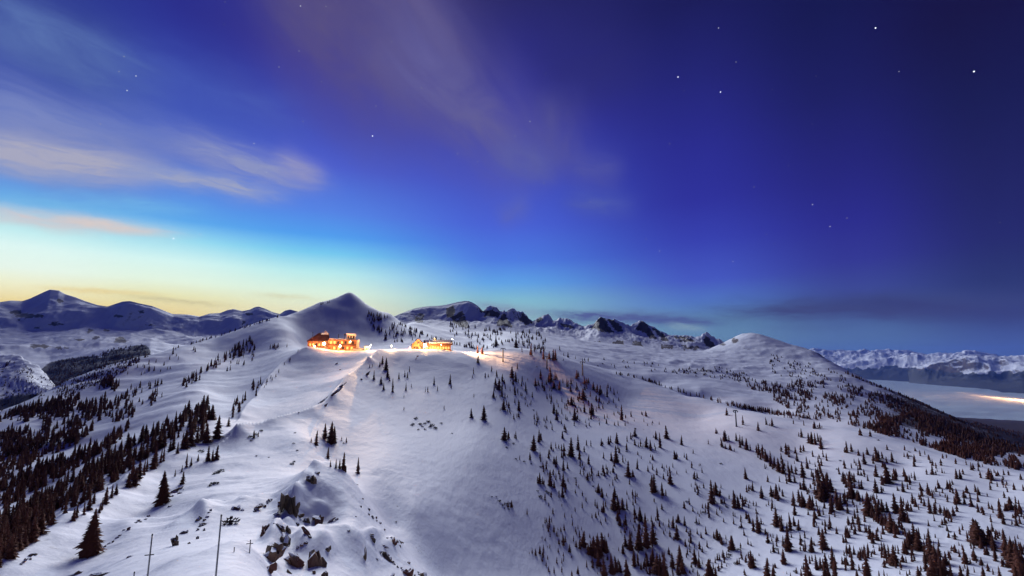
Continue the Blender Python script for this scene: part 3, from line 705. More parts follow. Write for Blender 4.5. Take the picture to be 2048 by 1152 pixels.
def conifer_arrays(rg, whorls, per, sprays, w=.19, bare=.06, droop=.35, lean=0.0, core=7):
    """needles of a conifer of height 1: a ragged core and drooping branch sprays"""
    V, F = [], []
    def tri(a, b, c):
        i = len(V); V.extend((a, b, c)); F.append((i, i + 1, i + 2))
    # ragged inner core
    lv = max(3, whorls // 2)
    for k in range(lv):
        z0 = bare + (1 - bare) * k / lv; z1 = bare + (1 - bare) * (k + 1.55) / lv
        r0 = w * .62 * (1 - (z0 - bare) / (1 - bare)) ** .85 * rg.uniform(.85, 1.1) + .006
        n = core
        ph = rg.uniform(0, 6.28)
        ring = [(r0 * rg.uniform(.7, 1.25) * math.cos(ph + 6.283 * j / n), r0 * rg.uniform(.7, 1.25) * math.sin(ph + 6.283 * j / n), z0 - rg.uniform(0, .03)) for j in range(n)]
        top = (0, 0, min(z1, 1.0))
        for j in range(n): tri(ring[j], ring[(j + 1) % n], top)
    for k in range(whorls):
        f = (k + rg.uniform(-.3, .3)) / whorls
        f = min(max(f, 0), .97)
        z = bare + (1 - bare) * f
        prof = (1 - f) ** .80 * (.62 + .38 * min(1, f / .12 + .35))
        for j in range(per):
            if rg.random() < .12: continue
            a = 6.283 * (j + rg.uniform(-.4, .4)) / per + k * 1.9
            L = w * prof * rg.uniform(.7, 1.25) + .012
            ca_, sa_ = math.cos(a), math.sin(a)
            for s in range(sprays):
                off = (s - (sprays - 1) / 2) * .5
                a2 = a + off; L2 = L * (1 - .25 * abs(off)) * rg.uniform(.8, 1.1)
                c2, s2 = math.cos(a2), math.sin(a2)
                hw = L2 * rg.uniform(.20, .34)
                zz = z + rg.uniform(-.01, .01)
                tip = (c2 * L2, s2 * L2, zz - droop * L2 * rg.uniform(.6, 1.3))
                root_ = (ca_ * L * .12, sa_ * L * .12, zz + L2 * .16)
                midl = (c2 * L2 * .55 - s2 * hw, s2 * L2 * .55 + c2 * hw, zz - droop * L2 * .55)
                midr = (c2 * L2 * .55 + s2 * hw, s2 * L2 * .55 - c2 * hw, zz - droop * L2 * .55)
                tri(root_, midr, tip); tri(root_, tip, midl)
    V = np.array(V, float); F = np.array(F, int)
    if lean: V[:, 0] += lean * V[:, 2] ** 2
    return V, F
def stem_arrays(h=.95, r=.014, n=5):
    V, F = [], []
    for k, (z, rr) in enumerate(((-.12, r * 1.3), (.25, r), (h, r * .2))):
        for j in range(n): V.append((rr * math.cos(6.283 * j / n), rr * math.sin(6.283 * j / n), z))
    for k in range(2):
        for j in range(n):
            a, b = k * n + j, k * n + (j + 1) % n
            F.append((a, b, b + n)); F.append((a, b + n, a + n))
    return np.array(V), np.array(F)
def join_arrays(parts):
    V, F, o = [], [], 0
    for v, f in parts: V.append(v); F.append(f + o); o += len(v)
    return np.concatenate(V), np.concatenate(F)

def tree_kind(seed, whorls, per, sprays, w, **kw):
    rg = random.Random(seed)
    cv, cf = conifer_arrays(rg, whorls, per, sprays, w, **kw)
    return cv, cf, w
KINDS = [tree_kind(11, 13, 6, 2, .17), tree_kind(12, 12, 6, 2, .20, droop=.5), tree_kind(13, 14, 6, 2, .14), tree_kind(14, 11, 6, 2, .22, droop=.25), tree_kind(15, 13, 5, 2, .16, lean=.05), tree_kind(16, 12, 5, 2, .125), tree_kind(17, 12, 6, 2, .18, lean=-.05)]
BIG = [tree_kind(31, 22, 8, 3, .21, droop=.45), tree_kind(32, 20, 8, 3, .24, droop=.4)]
SMALLK = [tree_kind(41 + i, 5, 4, 1, .15 + .03 * (i % 3), core=5) for i in range(6)]
TINYK = [tree_kind(61 + i, 2, 4, 1, .20, core=4) for i in range(4)]
sv, sf = stem_arrays()
STEM = mesh_np('trunk', sv, sf, M_bark)
CROWN = [mesh_np('crown', v, f, M_needle, smooth=False) for v, f, w in KINDS]
CROWN_BIG = [mesh_np('crown', v, f, M_needle, smooth=False) for v, f, w in BIG]
def whole(v, f):
    V, F = join_arrays([(v, f), (sv, sf)])
    me = mesh_np('spruce', V, F, M_needle, smooth=False); me.materials.append(M_bark)
    mi = np.zeros(len(F), np.int32); mi[len(f):] = 1; me.polygons.foreach_set('material_index', mi)
    return me
WHOLE = [whole(v, f) for v, f, w in KINDS]

TREES = []      # (column, row of the foot, height in pixels, width factor) as seen in the photograph
def crop(x0, y0, sc, rows):
    for r in rows:
        x, yb, yt = r[:3]
        TREES.append((x0 + x / sc, y0 + yb / sc, (yb - yt) / sc, r[3] if len(r) > 3 else 1.0))
crop(940, 660, 6.4, [(98, 300, 185), (155, 310, 195), (100, 420, 310, 1.3), (45, 560, 465, .8), (277, 530, 450), (325, 705, 600), (415, 660, 550), (370, 765, 610, 1.2), (410, 850, 720), (300, 865, 765), (430, 1020, 860, 1.3), (470, 960, 890),
    (540, 610, 450, 1.1), (585, 660, 520), (555, 700, 600), (575, 830, 690, 1.1), (605, 495, 410), (715, 785, 650, .8), (610, 810, 740), (625, 1030, 880), (840, 715, 600, 1.3), (905, 585, 490), (925, 720, 600, .7), (1020, 780, 690, .5), (1030, 660, 460),
    (1075, 745, 645, 1.4), (1090, 635, 510), (1145, 770, 640), (1245, 725, 610), (1295, 690, 595), (1370, 620, 500, 1.1), (1390, 600, 520), (1370, 760, 655), (1290, 790, 690), (1470, 695, 580, 1.2), (1455, 890, 730, 1.4), (1300, 960, 840, 1.5),
    (1420, 710, 660), (1580, 765, 650), (1630, 770, 680), (1670, 820, 690, 1.2), (1755, 855, 700), (1800, 780, 710), (1845, 830, 730, .6), (1540, 850, 770), (1660, 920, 830), (1650, 1000, 900), (1700, 1005, 940), (1560, 1090, 920, 1.2), (1465, 1050, 930),
    (1340, 1150, 980), (1245, 1150, 1095), (1075, 1060, 920, 1.1), (1110, 1150, 1000), (1130, 985, 930), (1215, 1000, 920), (1245, 1010, 950), (1940, 1150, 940), (1835, 930, 860), (985, 885, 810), (1040, 880, 810), (880, 1150, 1085), (560, 1140, 1060),
    (15, 1120, 990), (180, 1150, 950, 1.3), (50, 860, 790, .5), (590, 230, 90, 1.5), (665, 280, 200, .7), (780, 320, 170, 1.1), (940, 370, 250), (1015, 370, 260), (1065, 390, 230), (1095, 385, 230), (885, 235, 150), (840, 240, 180), (930, 240, 170),
    (960, 250, 200), (330, 210, 60), (1200, 330, 280), (1255, 350, 270), (1350, 370, 320), (1440, 400, 350), (1470, 400, 345), (1515, 400, 340), (1195, 390, 355), (30, 610, 565)])
crop(600, 640, 6.4, [(945, 765, 630), (1035, 820, 715, 1.3), (1070, 895, 790), (1100, 640, 470, 1.2), (1120, 735, 600), (1145, 780, 710), (1185, 920, 730), (1265, 755, 660), (1340, 725, 630), (1375, 740, 650), (1400, 660, 580), (1355, 900, 790), (1425, 860, 805),
    (1605, 920, 840, .6), (1635, 920, 840), (1715, 825, 710), (1760, 905, 820, .6), (1920, 820, 680), (1935, 870, 820), (1020, 600, 520), (1055, 560, 450), (890, 610, 560), (925, 600, 555), (1330, 1150, 1100), (1845, 1140, 1080), (1330, 990, 950)])
crop(900, 860, 3.531, [(385, 70, -30, 1.2), (465, 60, 0), (590, 145, 25), (628, 85, -10), (565, 210, 150), (492, 210, 175), (697, 200, 130), (715, 140, 110), (680, 275, 205), (795, 60, 0), (855, 185, 40, 1.3), (905, 140, 25), (768, 130, 95), (788, 145, 95), (735, 240, 180),
    (750, 240, 175), (800, 285, 195), (800, 400, 290), (795, 475, 390), (770, 475, 440), (920, 255, 195), (978, 240, 165), (950, 285, 250), (1000, 300, 250), (970, 355, 300), (1005, 355, 320), (632, 378, 295, 1.2), (708, 395, 290, 1.2), (1085, 200, 150), (1103, 275, 230),
    (1175, 230, 100, 1.2), (1195, 160, 110), (1120, 100, 40), (1070, 110, 50), (1180, 95, 10), (1260, 328, 205), (1323, 275, 195, .8), (1385, 120, 40, 1.3), (1418, 145, 60), (1485, 125, 10, .7), (1455, 65, 0), (1530, 60, -40, 1.1), (1305, 45, -20, 1.3), (1240, 220, 195),
    (1150, 390, 340), (1045, 440, 370, 1.4), (1075, 475, 400), (1163, 470, 395), (1160, 565, 430), (1190, 560, 450), (1220, 560, 470), (1250, 560, 480), (1085, 580, 490), (1040, 550, 500), (1185, 640, 560), (1240, 670, 580), (1200, 675, 600), (1310, 515, 465), (1305, 600, 530),
    (1343, 640, 535, 1.2), (1468, 635, 525), (1440, 440, 300, 1.2), (1425, 400, 310), (1555, 380, 285), (1508, 345, 300), (1500, 450, 390), (1590, 205, 135, 1.3), (1718, 165, 130), (1635, 105, 30), (1825, 100, 60), (1725, 345, 285, 1.3), (1745, 418, 365), (1668, 300, 270),
    (1780, 300, 260), (1850, 515, 340), (1880, 455, 360, 1.2), (2010, 550, 415, 1.2), (2035, 550, 450), (1575, 690, 600), (1613, 650, 585, 1.2), (1605, 770, 660), (1658, 675, 600), (1740, 650, 600), (1760, 665, 620), (1700, 790, 725), (1510, 735, 700), (1890, 775, 690),
    (1990, 845, 735), (1935, 800, 770), (755, 750, 705), (650, 770, 740), (675, 780, 755), (770, 805, 760), (800, 795, 725), (815, 790, 740), (872, 785, 740), (940, 820, 700, 1.3), (890, 825, 775), (705, 835, 800), (845, 860, 800), (635, 875, 810), (658, 890, 820), (605, 885, 830),
    (580, 870, 825), (755, 940, 890), (790, 940, 895), (790, 1005, 955), (735, 1010, 955), (697, 1000, 955), (903, 1015, 950), (860, 1030, 985), (860, 900, 880), (1015, 885, 740, 1.2), (1045, 890, 730, 1.2), (1080, 850, 710, 1.2), (1110, 850, 780), (1050, 960, 840), (1005, 940, 880),
    (1090, 1030, 890), (1145, 1015, 860), (1175, 1000, 880), (1200, 1000, 920), (1250, 1030, 900), (1300, 960, 830, 1.2), (1275, 845, 700), (1240, 820, 730), (1335, 840, 680), (1390, 825, 620, 1.1), (1435, 800, 630), (1350, 835, 740, 1.3), (1220, 870, 800), (1430, 960, 820, 1.3),
    (1515, 1030, 845), (1465, 1010, 870, 1.3), (1395, 960, 870), (1350, 985, 925), (1490, 1000, 880), (1625, 960, 800, 1.2), (1610, 1020, 940), (1640, 1010, 900), (1730, 940, 830), (1760, 970, 890), (1670, 900, 860), (1835, 1030, 900, 1.3), (1850, 1030, 960), (1750, 1030, 980),
    (1575, 1030, 985), (1930, 900, 840), (1900, 890, 860), (1970, 900, 870), (2030, 950, 900), (1705, 970, 930), (435, 545, 490), (545, 595, 545), (410, 545, 495), (385, 530, 505), (1940, 75, 0, 1.3), (1920, 120, 60), (1985, 145, 95), (1880, 25, -20)])
crop(1448, 820, 3.413, [(20, 35, -20), (130, 100, 30), (290, 100, 45), (330, 110, 50), (235, 140, 75), (475, 95, 60), (545, 105, 65), (620, 125, 70, 1.3), (655, 125, 80, 1.2), (530, 185, 120), (580, 225, 150), (600, 230, 140), (625, 235, 150), (665, 265, 165), (645, 215, 150),
    (10, 205, 130), (85, 210, 150), (110, 255, 160), (125, 240, 170), (155, 270, 185), (180, 275, 225), (40, 270, 225), (10, 265, 225), (240, 305, 220, 1.2), (265, 325, 235, 1.2), (290, 350, 260, 1.2), (320, 370, 270, 1.1), (345, 385, 310), (375, 420, 320), (405, 435, 320), (440, 420, 340),
    (450, 490, 400), (485, 495, 430), (500, 350, 280), (570, 400, 310), (600, 455, 400), (540, 460, 345), (548, 545, 450, 1.2), (490, 440, 390), (280, 400, 360), (150, 470, 385), (195, 550, 480), (255, 600, 510), (300, 490, 440), (380, 490, 445), (378, 555, 500), (325, 590, 510),
    (360, 605, 495, 1.2), (330, 670, 590), (305, 650, 610), (475, 650, 545, 1.2), (485, 715, 640), (515, 630, 535), (540, 660, 550, 1.2), (590, 675, 570, 1.2), (630, 480, 450), (670, 600, 390, 1.2), (690, 580, 420), (710, 560, 420), (735, 560, 460), (740, 690, 560, 1.2), (770, 640, 530),
    (800, 680, 560), (825, 640, 560), (845, 705, 630), (860, 520, 410, 1.2), (815, 490, 420), (890, 490, 420), (875, 600, 480, 1.2), (920, 620, 540), (950, 640, 570), (925, 540, 470), (940, 540, 470), (1040, 565, 460), (990, 720, 550, 1.2), (1010, 720, 620), (1030, 640, 560), (655, 720, 660),
    (625, 740, 660), (650, 850, 790), (690, 820, 780), (680, 950, 800), (725, 805, 705), (850, 775, 720), (895, 740, 670), (920, 780, 700), (930, 830, 750), (965, 830, 770), (1000, 880, 780), (1015, 910, 830), (1045, 890, 810), (1075, 880, 830), (1050, 760, 660, 1.2), (1080, 780, 690),
    (1110, 790, 700), (1085, 695, 600), (1115, 695, 620), (1175, 705, 560), (1225, 760, 580, 1.1), (1260, 770, 680), (1150, 830, 690, 1.2), (1170, 870, 740), (1190, 780, 750), (840, 290, 205, 1.3), (870, 270, 230), (825, 290, 250), (920, 310, 260), (960, 370, 280), (980, 305, 250),
    (1020, 345, 290), (1050, 350, 245, 1.3), (1085, 390, 340), (1110, 360, 310), (1150, 355, 280), (1040, 455, 365), (1120, 500, 350, 1.2), (1170, 480, 390), (1225, 560, 480), (1185, 550, 510), (1250, 490, 420, 1.3), (1270, 510, 440), (1305, 480, 410), (1255, 540, 490), (1345, 550, 490, 1.2),
    (1300, 385, 315), (1385, 440, 395), (1400, 330, 300), (1425, 440, 370), (1455, 420, 390), (1490, 430, 390), (1395, 570, 490), (1290, 640, 560), (1335, 610, 560), (1410, 705, 580), (1440, 710, 630), (1480, 700, 640), (1510, 720, 650), (1540, 740, 670), (1330, 680, 640), (1590, 470, 395),
    (1615, 470, 400), (1560, 510, 470), (1600, 640, 530, 1.2), (1640, 600, 540), (1690, 660, 590), (1720, 560, 500), (1740, 580, 520), (1810, 470, 390, 1.5), (1835, 480, 400), (1690, 410, 350), (1740, 390, 330), (1655, 375, 335), (1900, 500, 460), (1820, 545, 480), (1915, 600, 550),
    (1935, 560, 520), (1960, 680, 585, 1.3), (1890, 740, 640), (1910, 780, 690), (2000, 790, 710), (1830, 680, 640), (1720, 880, 730, 1.2), (1745, 920, 740, 1.3), (1690, 880, 810), (1630, 820, 770), (1650, 1050, 910, .8), (1705, 1000, 930), (1800, 990, 920), (1835, 830, 760), (1810, 890, 820),
    (1930, 1000, 800, 1.2), (1970, 1060, 880, 1.2), (2010, 1133, 900, 1.2), (2035, 1140, 950, 1.2), (1885, 1140, 1060), (1770, 1140, 1060, 1.2), (1760, 1060, 1000), (1620, 1140, 1060), (1665, 1140, 1080), (1300, 900, 760, 1.2), (1270, 950, 830, 1.3), (1240, 980, 870, 1.2), (1330, 960, 800, 1.2),
    (1400, 900, 800), (1370, 880, 840), (1420, 1040, 870, 1.2), (1460, 1100, 920, 1.2), (1430, 1140, 980), (1470, 1000, 920), (1490, 1140, 990, 1.2), (1520, 1060, 960), (1380, 1100, 1000), (1330, 1140, 1060), (1400, 1140, 1060), (1250, 1140, 1090), (1080, 960, 890), (1105, 1010, 900), (1130, 1040, 910),
    (1165, 1060, 910), (1060, 1140, 1090), (1095, 1140, 1085), (980, 1140, 940), (985, 1010, 915), (950, 1010, 930), (920, 1010, 950), (880, 1090, 950), (910, 1140, 1080), (840, 980, 910), (840, 1060, 990), (745, 1080, 920, 1.2), (760, 1140, 1020), (570, 1135, 980), (545, 1090, 1030), (635, 1090, 980),
    (660, 1080, 1000), (690, 1140, 1030), (710, 1140, 1040), (820, 900, 865), (600, 970, 880), (555, 965, 880), (525, 920, 830), (295, 1140, 1000, 1.2), (190, 1075, 950), (60, 955, 850), (410, 1050, 940), (440, 960, 800), (405, 930, 850), (300, 905, 830), (340, 970, 890), (360, 930, 880),
    (360, 790, 660), (395, 825, 710), (235, 830, 695, 1.2), (255, 780, 730), (175, 770, 700), (155, 740, 690), (75, 665, 540), (100, 670, 590), (430, 830, 760), (455, 820, 690), (480, 790, 720), (510, 820, 740), (125, 1020, 980), (105, 1050, 1000), (20, 1005, 960), (455, 1140, 1105), (150, 1140, 1110)])
crop(0, 800, 3.273, [(585, 1015, 700, 1.15), (1065, 680, 450, 1.15), (1420, 250, 90, 1.1), (1395, 130, 80), (1495, 170, 105), (1660, 250, 195), (1690, 240, 205), (1350, 280, 140, 1.2), (1320, 260, 130, 1.2), (1290, 280, 150, 1.1), (1250, 300, 150, 1.2), (1210, 320, 180, 1.2), (1190, 320, 200),
    (1130, 330, 210), (1110, 340, 250), (1160, 350, 270), (1360, 400, 290, 1.2), (1415, 390, 290, 1.2), (1390, 400, 320), (1220, 440, 340), (1250, 430, 370), (1295, 400, 350), (1190, 470, 420), (1195, 550, 460), (1145, 500, 450), (990, 240, 180), (960, 260, 205), (930, 270, 210), (905, 290, 230),
    (880, 290, 240), (1065, 165, 130), (830, 360, 305), (795, 420, 370), (760, 365, 330), (840, 570, 470, 1.2), (865, 520, 370), (880, 560, 430, 1.2), (910, 520, 380, 1.2), (940, 490, 380), (960, 470, 370), (1000, 450, 290, 1.1), (1020, 430, 330), (1050, 410, 310), (1070, 400, 300), (790, 480, 410),
    (760, 500, 430), (735, 520, 450), (680, 460, 365), (715, 430, 360), (610, 440, 355), (640, 440, 390), (665, 720, 640), (650, 740, 670), (690, 680, 560), (730, 640, 545), (760, 620, 540), (610, 680, 590), (580, 720, 610), (550, 750, 650), (480, 790, 700), (500, 770, 660)])
# the trees of the col left of the dome and on its right flank
crop(400, 840, 3.691, [(855, 190, 70), (820, 165, 125), (920, 140, 15), (965, 170, 0, 1.2), (990, 170, 35), (1045, 150, 118), (1080, 165, 122), (942, 285, 190), (962, 345, 290), (1003, 355, 280), (1030, 360, 280), (1058, 370, 225), (1075, 385, 335), (1165, 395, 265, 1.2), (400, 130, 70), (430, 115, 80)])
N_LISTED = len(TREES)

def inside(poly, x, y):
    c = False; n = len(poly)
    for i in range(n):
        (x1, y1), (x2, y2) = poly[i], poly[(i + 1) % n]
        if (y1 > y) != (y2 > y) and x < (x2 - x1) * (y - y1) / (y2 - y1) + x1: c = not c
    return c
frg = random.Random(5)
def scatter(poly, count, h0, h1, rmin=18, clump=0.0, wf=1.0):
    xs = [p[0] for p in poly]; ys = [p[1] for p in poly]
    k = 0; tries = 0
    ox, oy = frg.uniform(0, 99), frg.uniform(0, 99)
    while k < count and tries < count * 30:
        tries += 1
        x = frg.uniform(min(xs), max(xs)); y = frg.uniform(min(ys), max(ys))
        if not inside(poly, x, y): continue
        if clump and fbm(np.array([x / clump + ox]), np.array([y / clump * 1.4 + oy]), 2)[0] < frg.uniform(-.25, .35): continue
        TREES.append((x, y, frg.uniform(h0, h1), wf * frg.uniform(.85, 1.3))); k += 1
def row(line, count, h0, h1, jit=2.0, wf=1.0):
    for _ in range(count):
        t = frg.uniform(0, len(line) - 1.001); i = int(t); q = t - i
        TREES.append((line[i][0] * (1 - q) + line[i + 1][0] * q + frg.uniform(-1, 1), line[i][1] * (1 - q) + line[i + 1][1] * q + frg.uniform(-jit, jit), frg.uniform(h0, h1), wf * frg.uniform(.85, 1.3)))
# woods on the left slope
scatter([(-10, 1050), (40, 1028), (85, 1010), (118, 1030), (112, 1052), (60, 1088), (0, 1135), (-10, 1140)], 110, 34, 54, wf=1.0)
scatter([(60, 1005), (150, 955), (250, 898), (330, 852), (422, 812), (425, 850), (340, 885), (270, 935), (200, 985), (125, 1030)], 270, 20, 36, wf=1.1)
scatter([(-10, 965), (100, 930), (200, 890), (262, 850), (240, 880), (150, 942), (60, 990), (-10, 1025)], 260, 17, 28, wf=1.1)
scatter([(-10, 900), (120, 872), (200, 850), (150, 890), (60, 930), (-10, 960)], 230, 14, 24, wf=1.1)
scatter([(-10, 842), (60, 812), (140, 790), (220, 760), (262, 790), (220, 832), (120, 880), (-10, 925)], 640, 11, 19, clump=44, wf=1.12)
scatter([(190, 800), (330, 758), (352, 780), (262, 838), (200, 850)], 110, 10, 17, clump=40)
scatter([(358, 772), (420, 730), (500, 680), (512, 702), (440, 730), (375, 777)], 75, 10, 17)
scatter([(480, 705), (505, 690), (520, 715), (470, 740), (440, 745)], 16, 8, 13)
scatter([(500, 780), (525, 755), (510, 800), (480, 830), (455, 850), (450, 825)], 16, 14, 24)
scatter([(520, 770), (600, 700), (560, 745), (530, 785)], 14, 5, 10)
row([(345, 700), (400, 683), (450, 668), (490, 655), (520, 646), (560, 634)], 46, 4, 7, 1.0, 1.4)
scatter([(200, 760), (330, 712), (420, 690), (380, 720), (300, 760)], 24, 6, 12)
scatter([(545, 690), (560, 697), (548, 700)], 4, 8, 10); row([(540, 697), (556, 694)], 7, 7, 10, 1); row([(574, 694), (576, 694)], 1, 8, 9, .5)
# pyramid flank, behind the chalet, under the crags
scatter([(738, 622), (768, 632), (800, 652), (850, 680), (870, 688), (800, 690), (770, 680), (745, 655), (735, 635)], 95, 5.5, 10, clump=22, wf=1.3)
row([(795, 648), (830, 662), (870, 680), (905, 688), (960, 700)], 46, 6, 9, 1.5, 1.4)
row([(640, 610), (655, 606), (662, 604)], 4, 5, 6, .5, 1.4)
scatter([(900, 645), (960, 655), (1080, 665), (1090, 690), (950, 698), (900, 680)], 150, 4.5, 8.5, clump=18, wf=1.3)
scatter([(1020, 690), (1080, 672), (1120, 700), (1080, 706)], 26, 8, 13)
# basin
row([(1225, 748), (1260, 752), (1300, 764), (1350, 780)], 34, 4, 9, 1.5, 1.3)
row([(1350, 781), (1460, 811), (1520, 823), (1600, 840)], 60, 6, 11, 2)
scatter([(1360, 735), (1440, 735), (1510, 752), (1500, 765), (1400, 755), (1340, 745)], 100, 3.5, 5.5, wf=1.7)
scatter([(1180, 715), (1330, 730), (1340, 745), (1240, 740)], 22, 3.5, 6, wf=1.5)
scatter([(1470, 752), (1600, 780), (1640, 800), (1560, 800), (1480, 770)], 120, 6, 9, clump=30, wf=1.3)
scatter([(1540, 710), (1640, 728), (1700, 760), (1690, 775), (1600, 765), (1540, 745)], 120, 3.5, 6, clump=26, wf=1.6)
scatter([(1525, 765), (1620, 760), (1720, 775), (1850, 830), (1820, 880), (1700, 850), (1600, 830), (1545, 800)], 640, 6, 10, clump=34, wf=1.25)
row([(1455, 809), (1500, 818), (1560, 828), (1640, 838)], 110, 6, 10, 3, 1.2)
scatter([(1690, 830), (1780, 828), (1850, 830), (1950, 868), (2060, 905), (2060, 945), (1950, 925), (1850, 893), (1750, 865)], 1500, 8, 14, clump=46, wf=1.25)
row([(1690, 745), (1735, 765), (1760, 775), (1800, 790), (1850, 812), (1900, 834), (1950, 855), (2048, 893)], 130, 4, 8, 1.5, 1.5)
scatter([(1740, 780), (1800, 800), (1900, 845), (2050, 900), (2050, 912), (1900, 860), (1780, 820)], 330, 6, 10, wf=1.4)
scatter([(1700, 860), (1800, 890), (1950, 930), (2048, 952), (2048, 990), (1950, 960), (1800, 915)], 40, 9, 16)
scatter([(1860, 830), (1950, 845), (2060, 870), (2060, 885), (1950, 853)], 260, 3, 5, wf=1.6)
# scattered saplings on the open slopes
scatter([(1080, 860), (1300, 880), (1500, 980), (1700, 1150), (1080, 1150)], 380, 6, 17, clump=50)
scatter([(1500, 880), (1750, 930), (2048, 1010), (2048, 1150), (1700, 1150)], 420, 8, 21, clump=50)
scatter([(960, 740), (1200, 760), (1330, 850), (1100, 860), (980, 820)], 170, 5, 13, clump=40)
# companions that make clumps of the broader trees
for x, y, h, wf in list(TREES[:N_LISTED]):
    if wf >= 1.2 and x > 980 and y > 760:
        for _ in range(frg.choice((2, 3, 3, 4))):
            TREES.append((x + frg.uniform(-.45, .45) * h, y + frg.uniform(-.22, .16) * h, h * frg.uniform(.35, .75), frg.uniform(.9, 1.2)))
    elif x > 980 and y > 760 and frg.random() < .35:
        TREES.append((x + frg.uniform(-.5, .5) * h, y + frg.uniform(-.2, .15) * h, h * frg.uniform(.25, .55), frg.uniform(.9, 1.3)))
# woods far down on the left
scatter([(95, 740), (115, 722), (180, 712), (215, 703), (240, 695), (290, 690), (300, 712), (225, 757), (130, 795), (100, 765)], 1100, 3, 5.5, rmin=18, wf=1.6)
scatter([(0, 722), (40, 725), (90, 755), (122, 790), (70, 822), (0, 830)], 260, 2.5, 4.5, clump=22, wf=1.6)

placed = []
for i, (x, y, h, wf) in enumerate(TREES):
    p = hit(x, y)
    if p is None: continue
    hm_ = p[3] * float(at_dir(x, y - h)[1]) - p[2]
    placed.append((x, y, h, wf * (1.45 if x > 900 else 1.25), p, min(max(hm_, .6), 26), i < N_LISTED))
# the largest in the photograph become things of their own, the rest one wood
placed.sort(key=lambda q: -(q[2] * (1.0 if q[6] else .5)))
N_IND = 296
singles, rest = placed[:N_IND], placed[N_IND:]
BATCH = []
wrg = random.Random(9)
for x, y, h, wf, p, hm_, _ in rest:
    src = (KINDS if h > 15 and len(BATCH) < 420 else SMALLK if h > 6.5 else TINYK)
    v, f, w = wrg.choice(src)
    a = wrg.uniform(0, 6.28); c, s = math.cos(a), math.sin(a)
    q = v.copy(); hw = hm_ * wf
    xx = (q[:, 0] * c - q[:, 1] * s) * hw; yy = (q[:, 0] * s + q[:, 1] * c) * hw
    q = np.stack([xx + p[0], yy + p[1], q[:, 2] * hm_ + p[2] - .05 * hm_], 1)
    BATCH.append((q, f))
V, F = join_arrays(BATCH)
tag(link('conifer_wood', mesh_np('conifer_wood', V, F, M_needle, smooth=False)), kind='stuff')
print('trees', len(placed), 'wood tris', len(F))

# ------------------------------------------------------------------ single conifers with labels of their own
ORD = ['first', 'second', 'third', 'fourth', 'fifth', 'sixth', 'seventh', 'eighth', 'ninth', 'tenth', 'eleventh', 'twelfth', 'thirteenth', 'fourteenth', 'fifteenth', 'sixteenth', 'seventeenth', 'eighteenth', 'nineteenth', 'twentieth'] + ['%dth' % k for k in range(21, 60)]
NUM = ['no', 'one', 'two', 'three', 'four', 'five', 'six', 'seven', 'eight', 'nine', 'ten', 'eleven', 'twelve', 'thirteen', 'fourteen', 'fifteen', 'sixteen', 'seventeen', 'eighteen', 'nineteen', 'twenty']
def ordinal_labels(items, noun, places):
    """items: list of (x, y, size); returns a label for each: its place from left to right inside the stand it belongs to"""
    groups = {}
    for i, it in enumerate(items):
        k = min(range(len(places)), key=lambda j: (places[j][0] - it[0]) ** 2 + 1.4 * (places[j][1] - it[1]) ** 2)
        groups.setdefault(k, []).append(i)
    out = {}
    for k, ids in groups.items():
        ids.sort(key=lambda i: items[i][0]); n = len(ids); ph = places[k][2]
        sizes = [items[i][2] for i in ids]; med = sorted(sizes)[n // 2]
        big = max(ids, key=lambda i: items[i][2])
        for j, i in enumerate(ids):
            if n == 1: lab = f'lone dark {noun} {ph}'
            elif n == 2: lab = f'{("left", "right")[j]} of the two dark {noun}s {ph}'
            else:
                w = 'tallest' if i == big else ('tall' if items[i][2] > med * 1.12 else 'short' if items[i][2] < med * .85 else 'dark')
                if noun == 'dwarf pine': w = 'small'
                pos = 'leftmost' if j == 0 else 'rightmost' if j == n - 1 else f'{ORD[j]} from left'
                lab = f'{w} {noun}, {pos} of {NUM[n] if n < len(NUM) else "many"} {ph}'
            out[i] = (lab, ph)
    return out
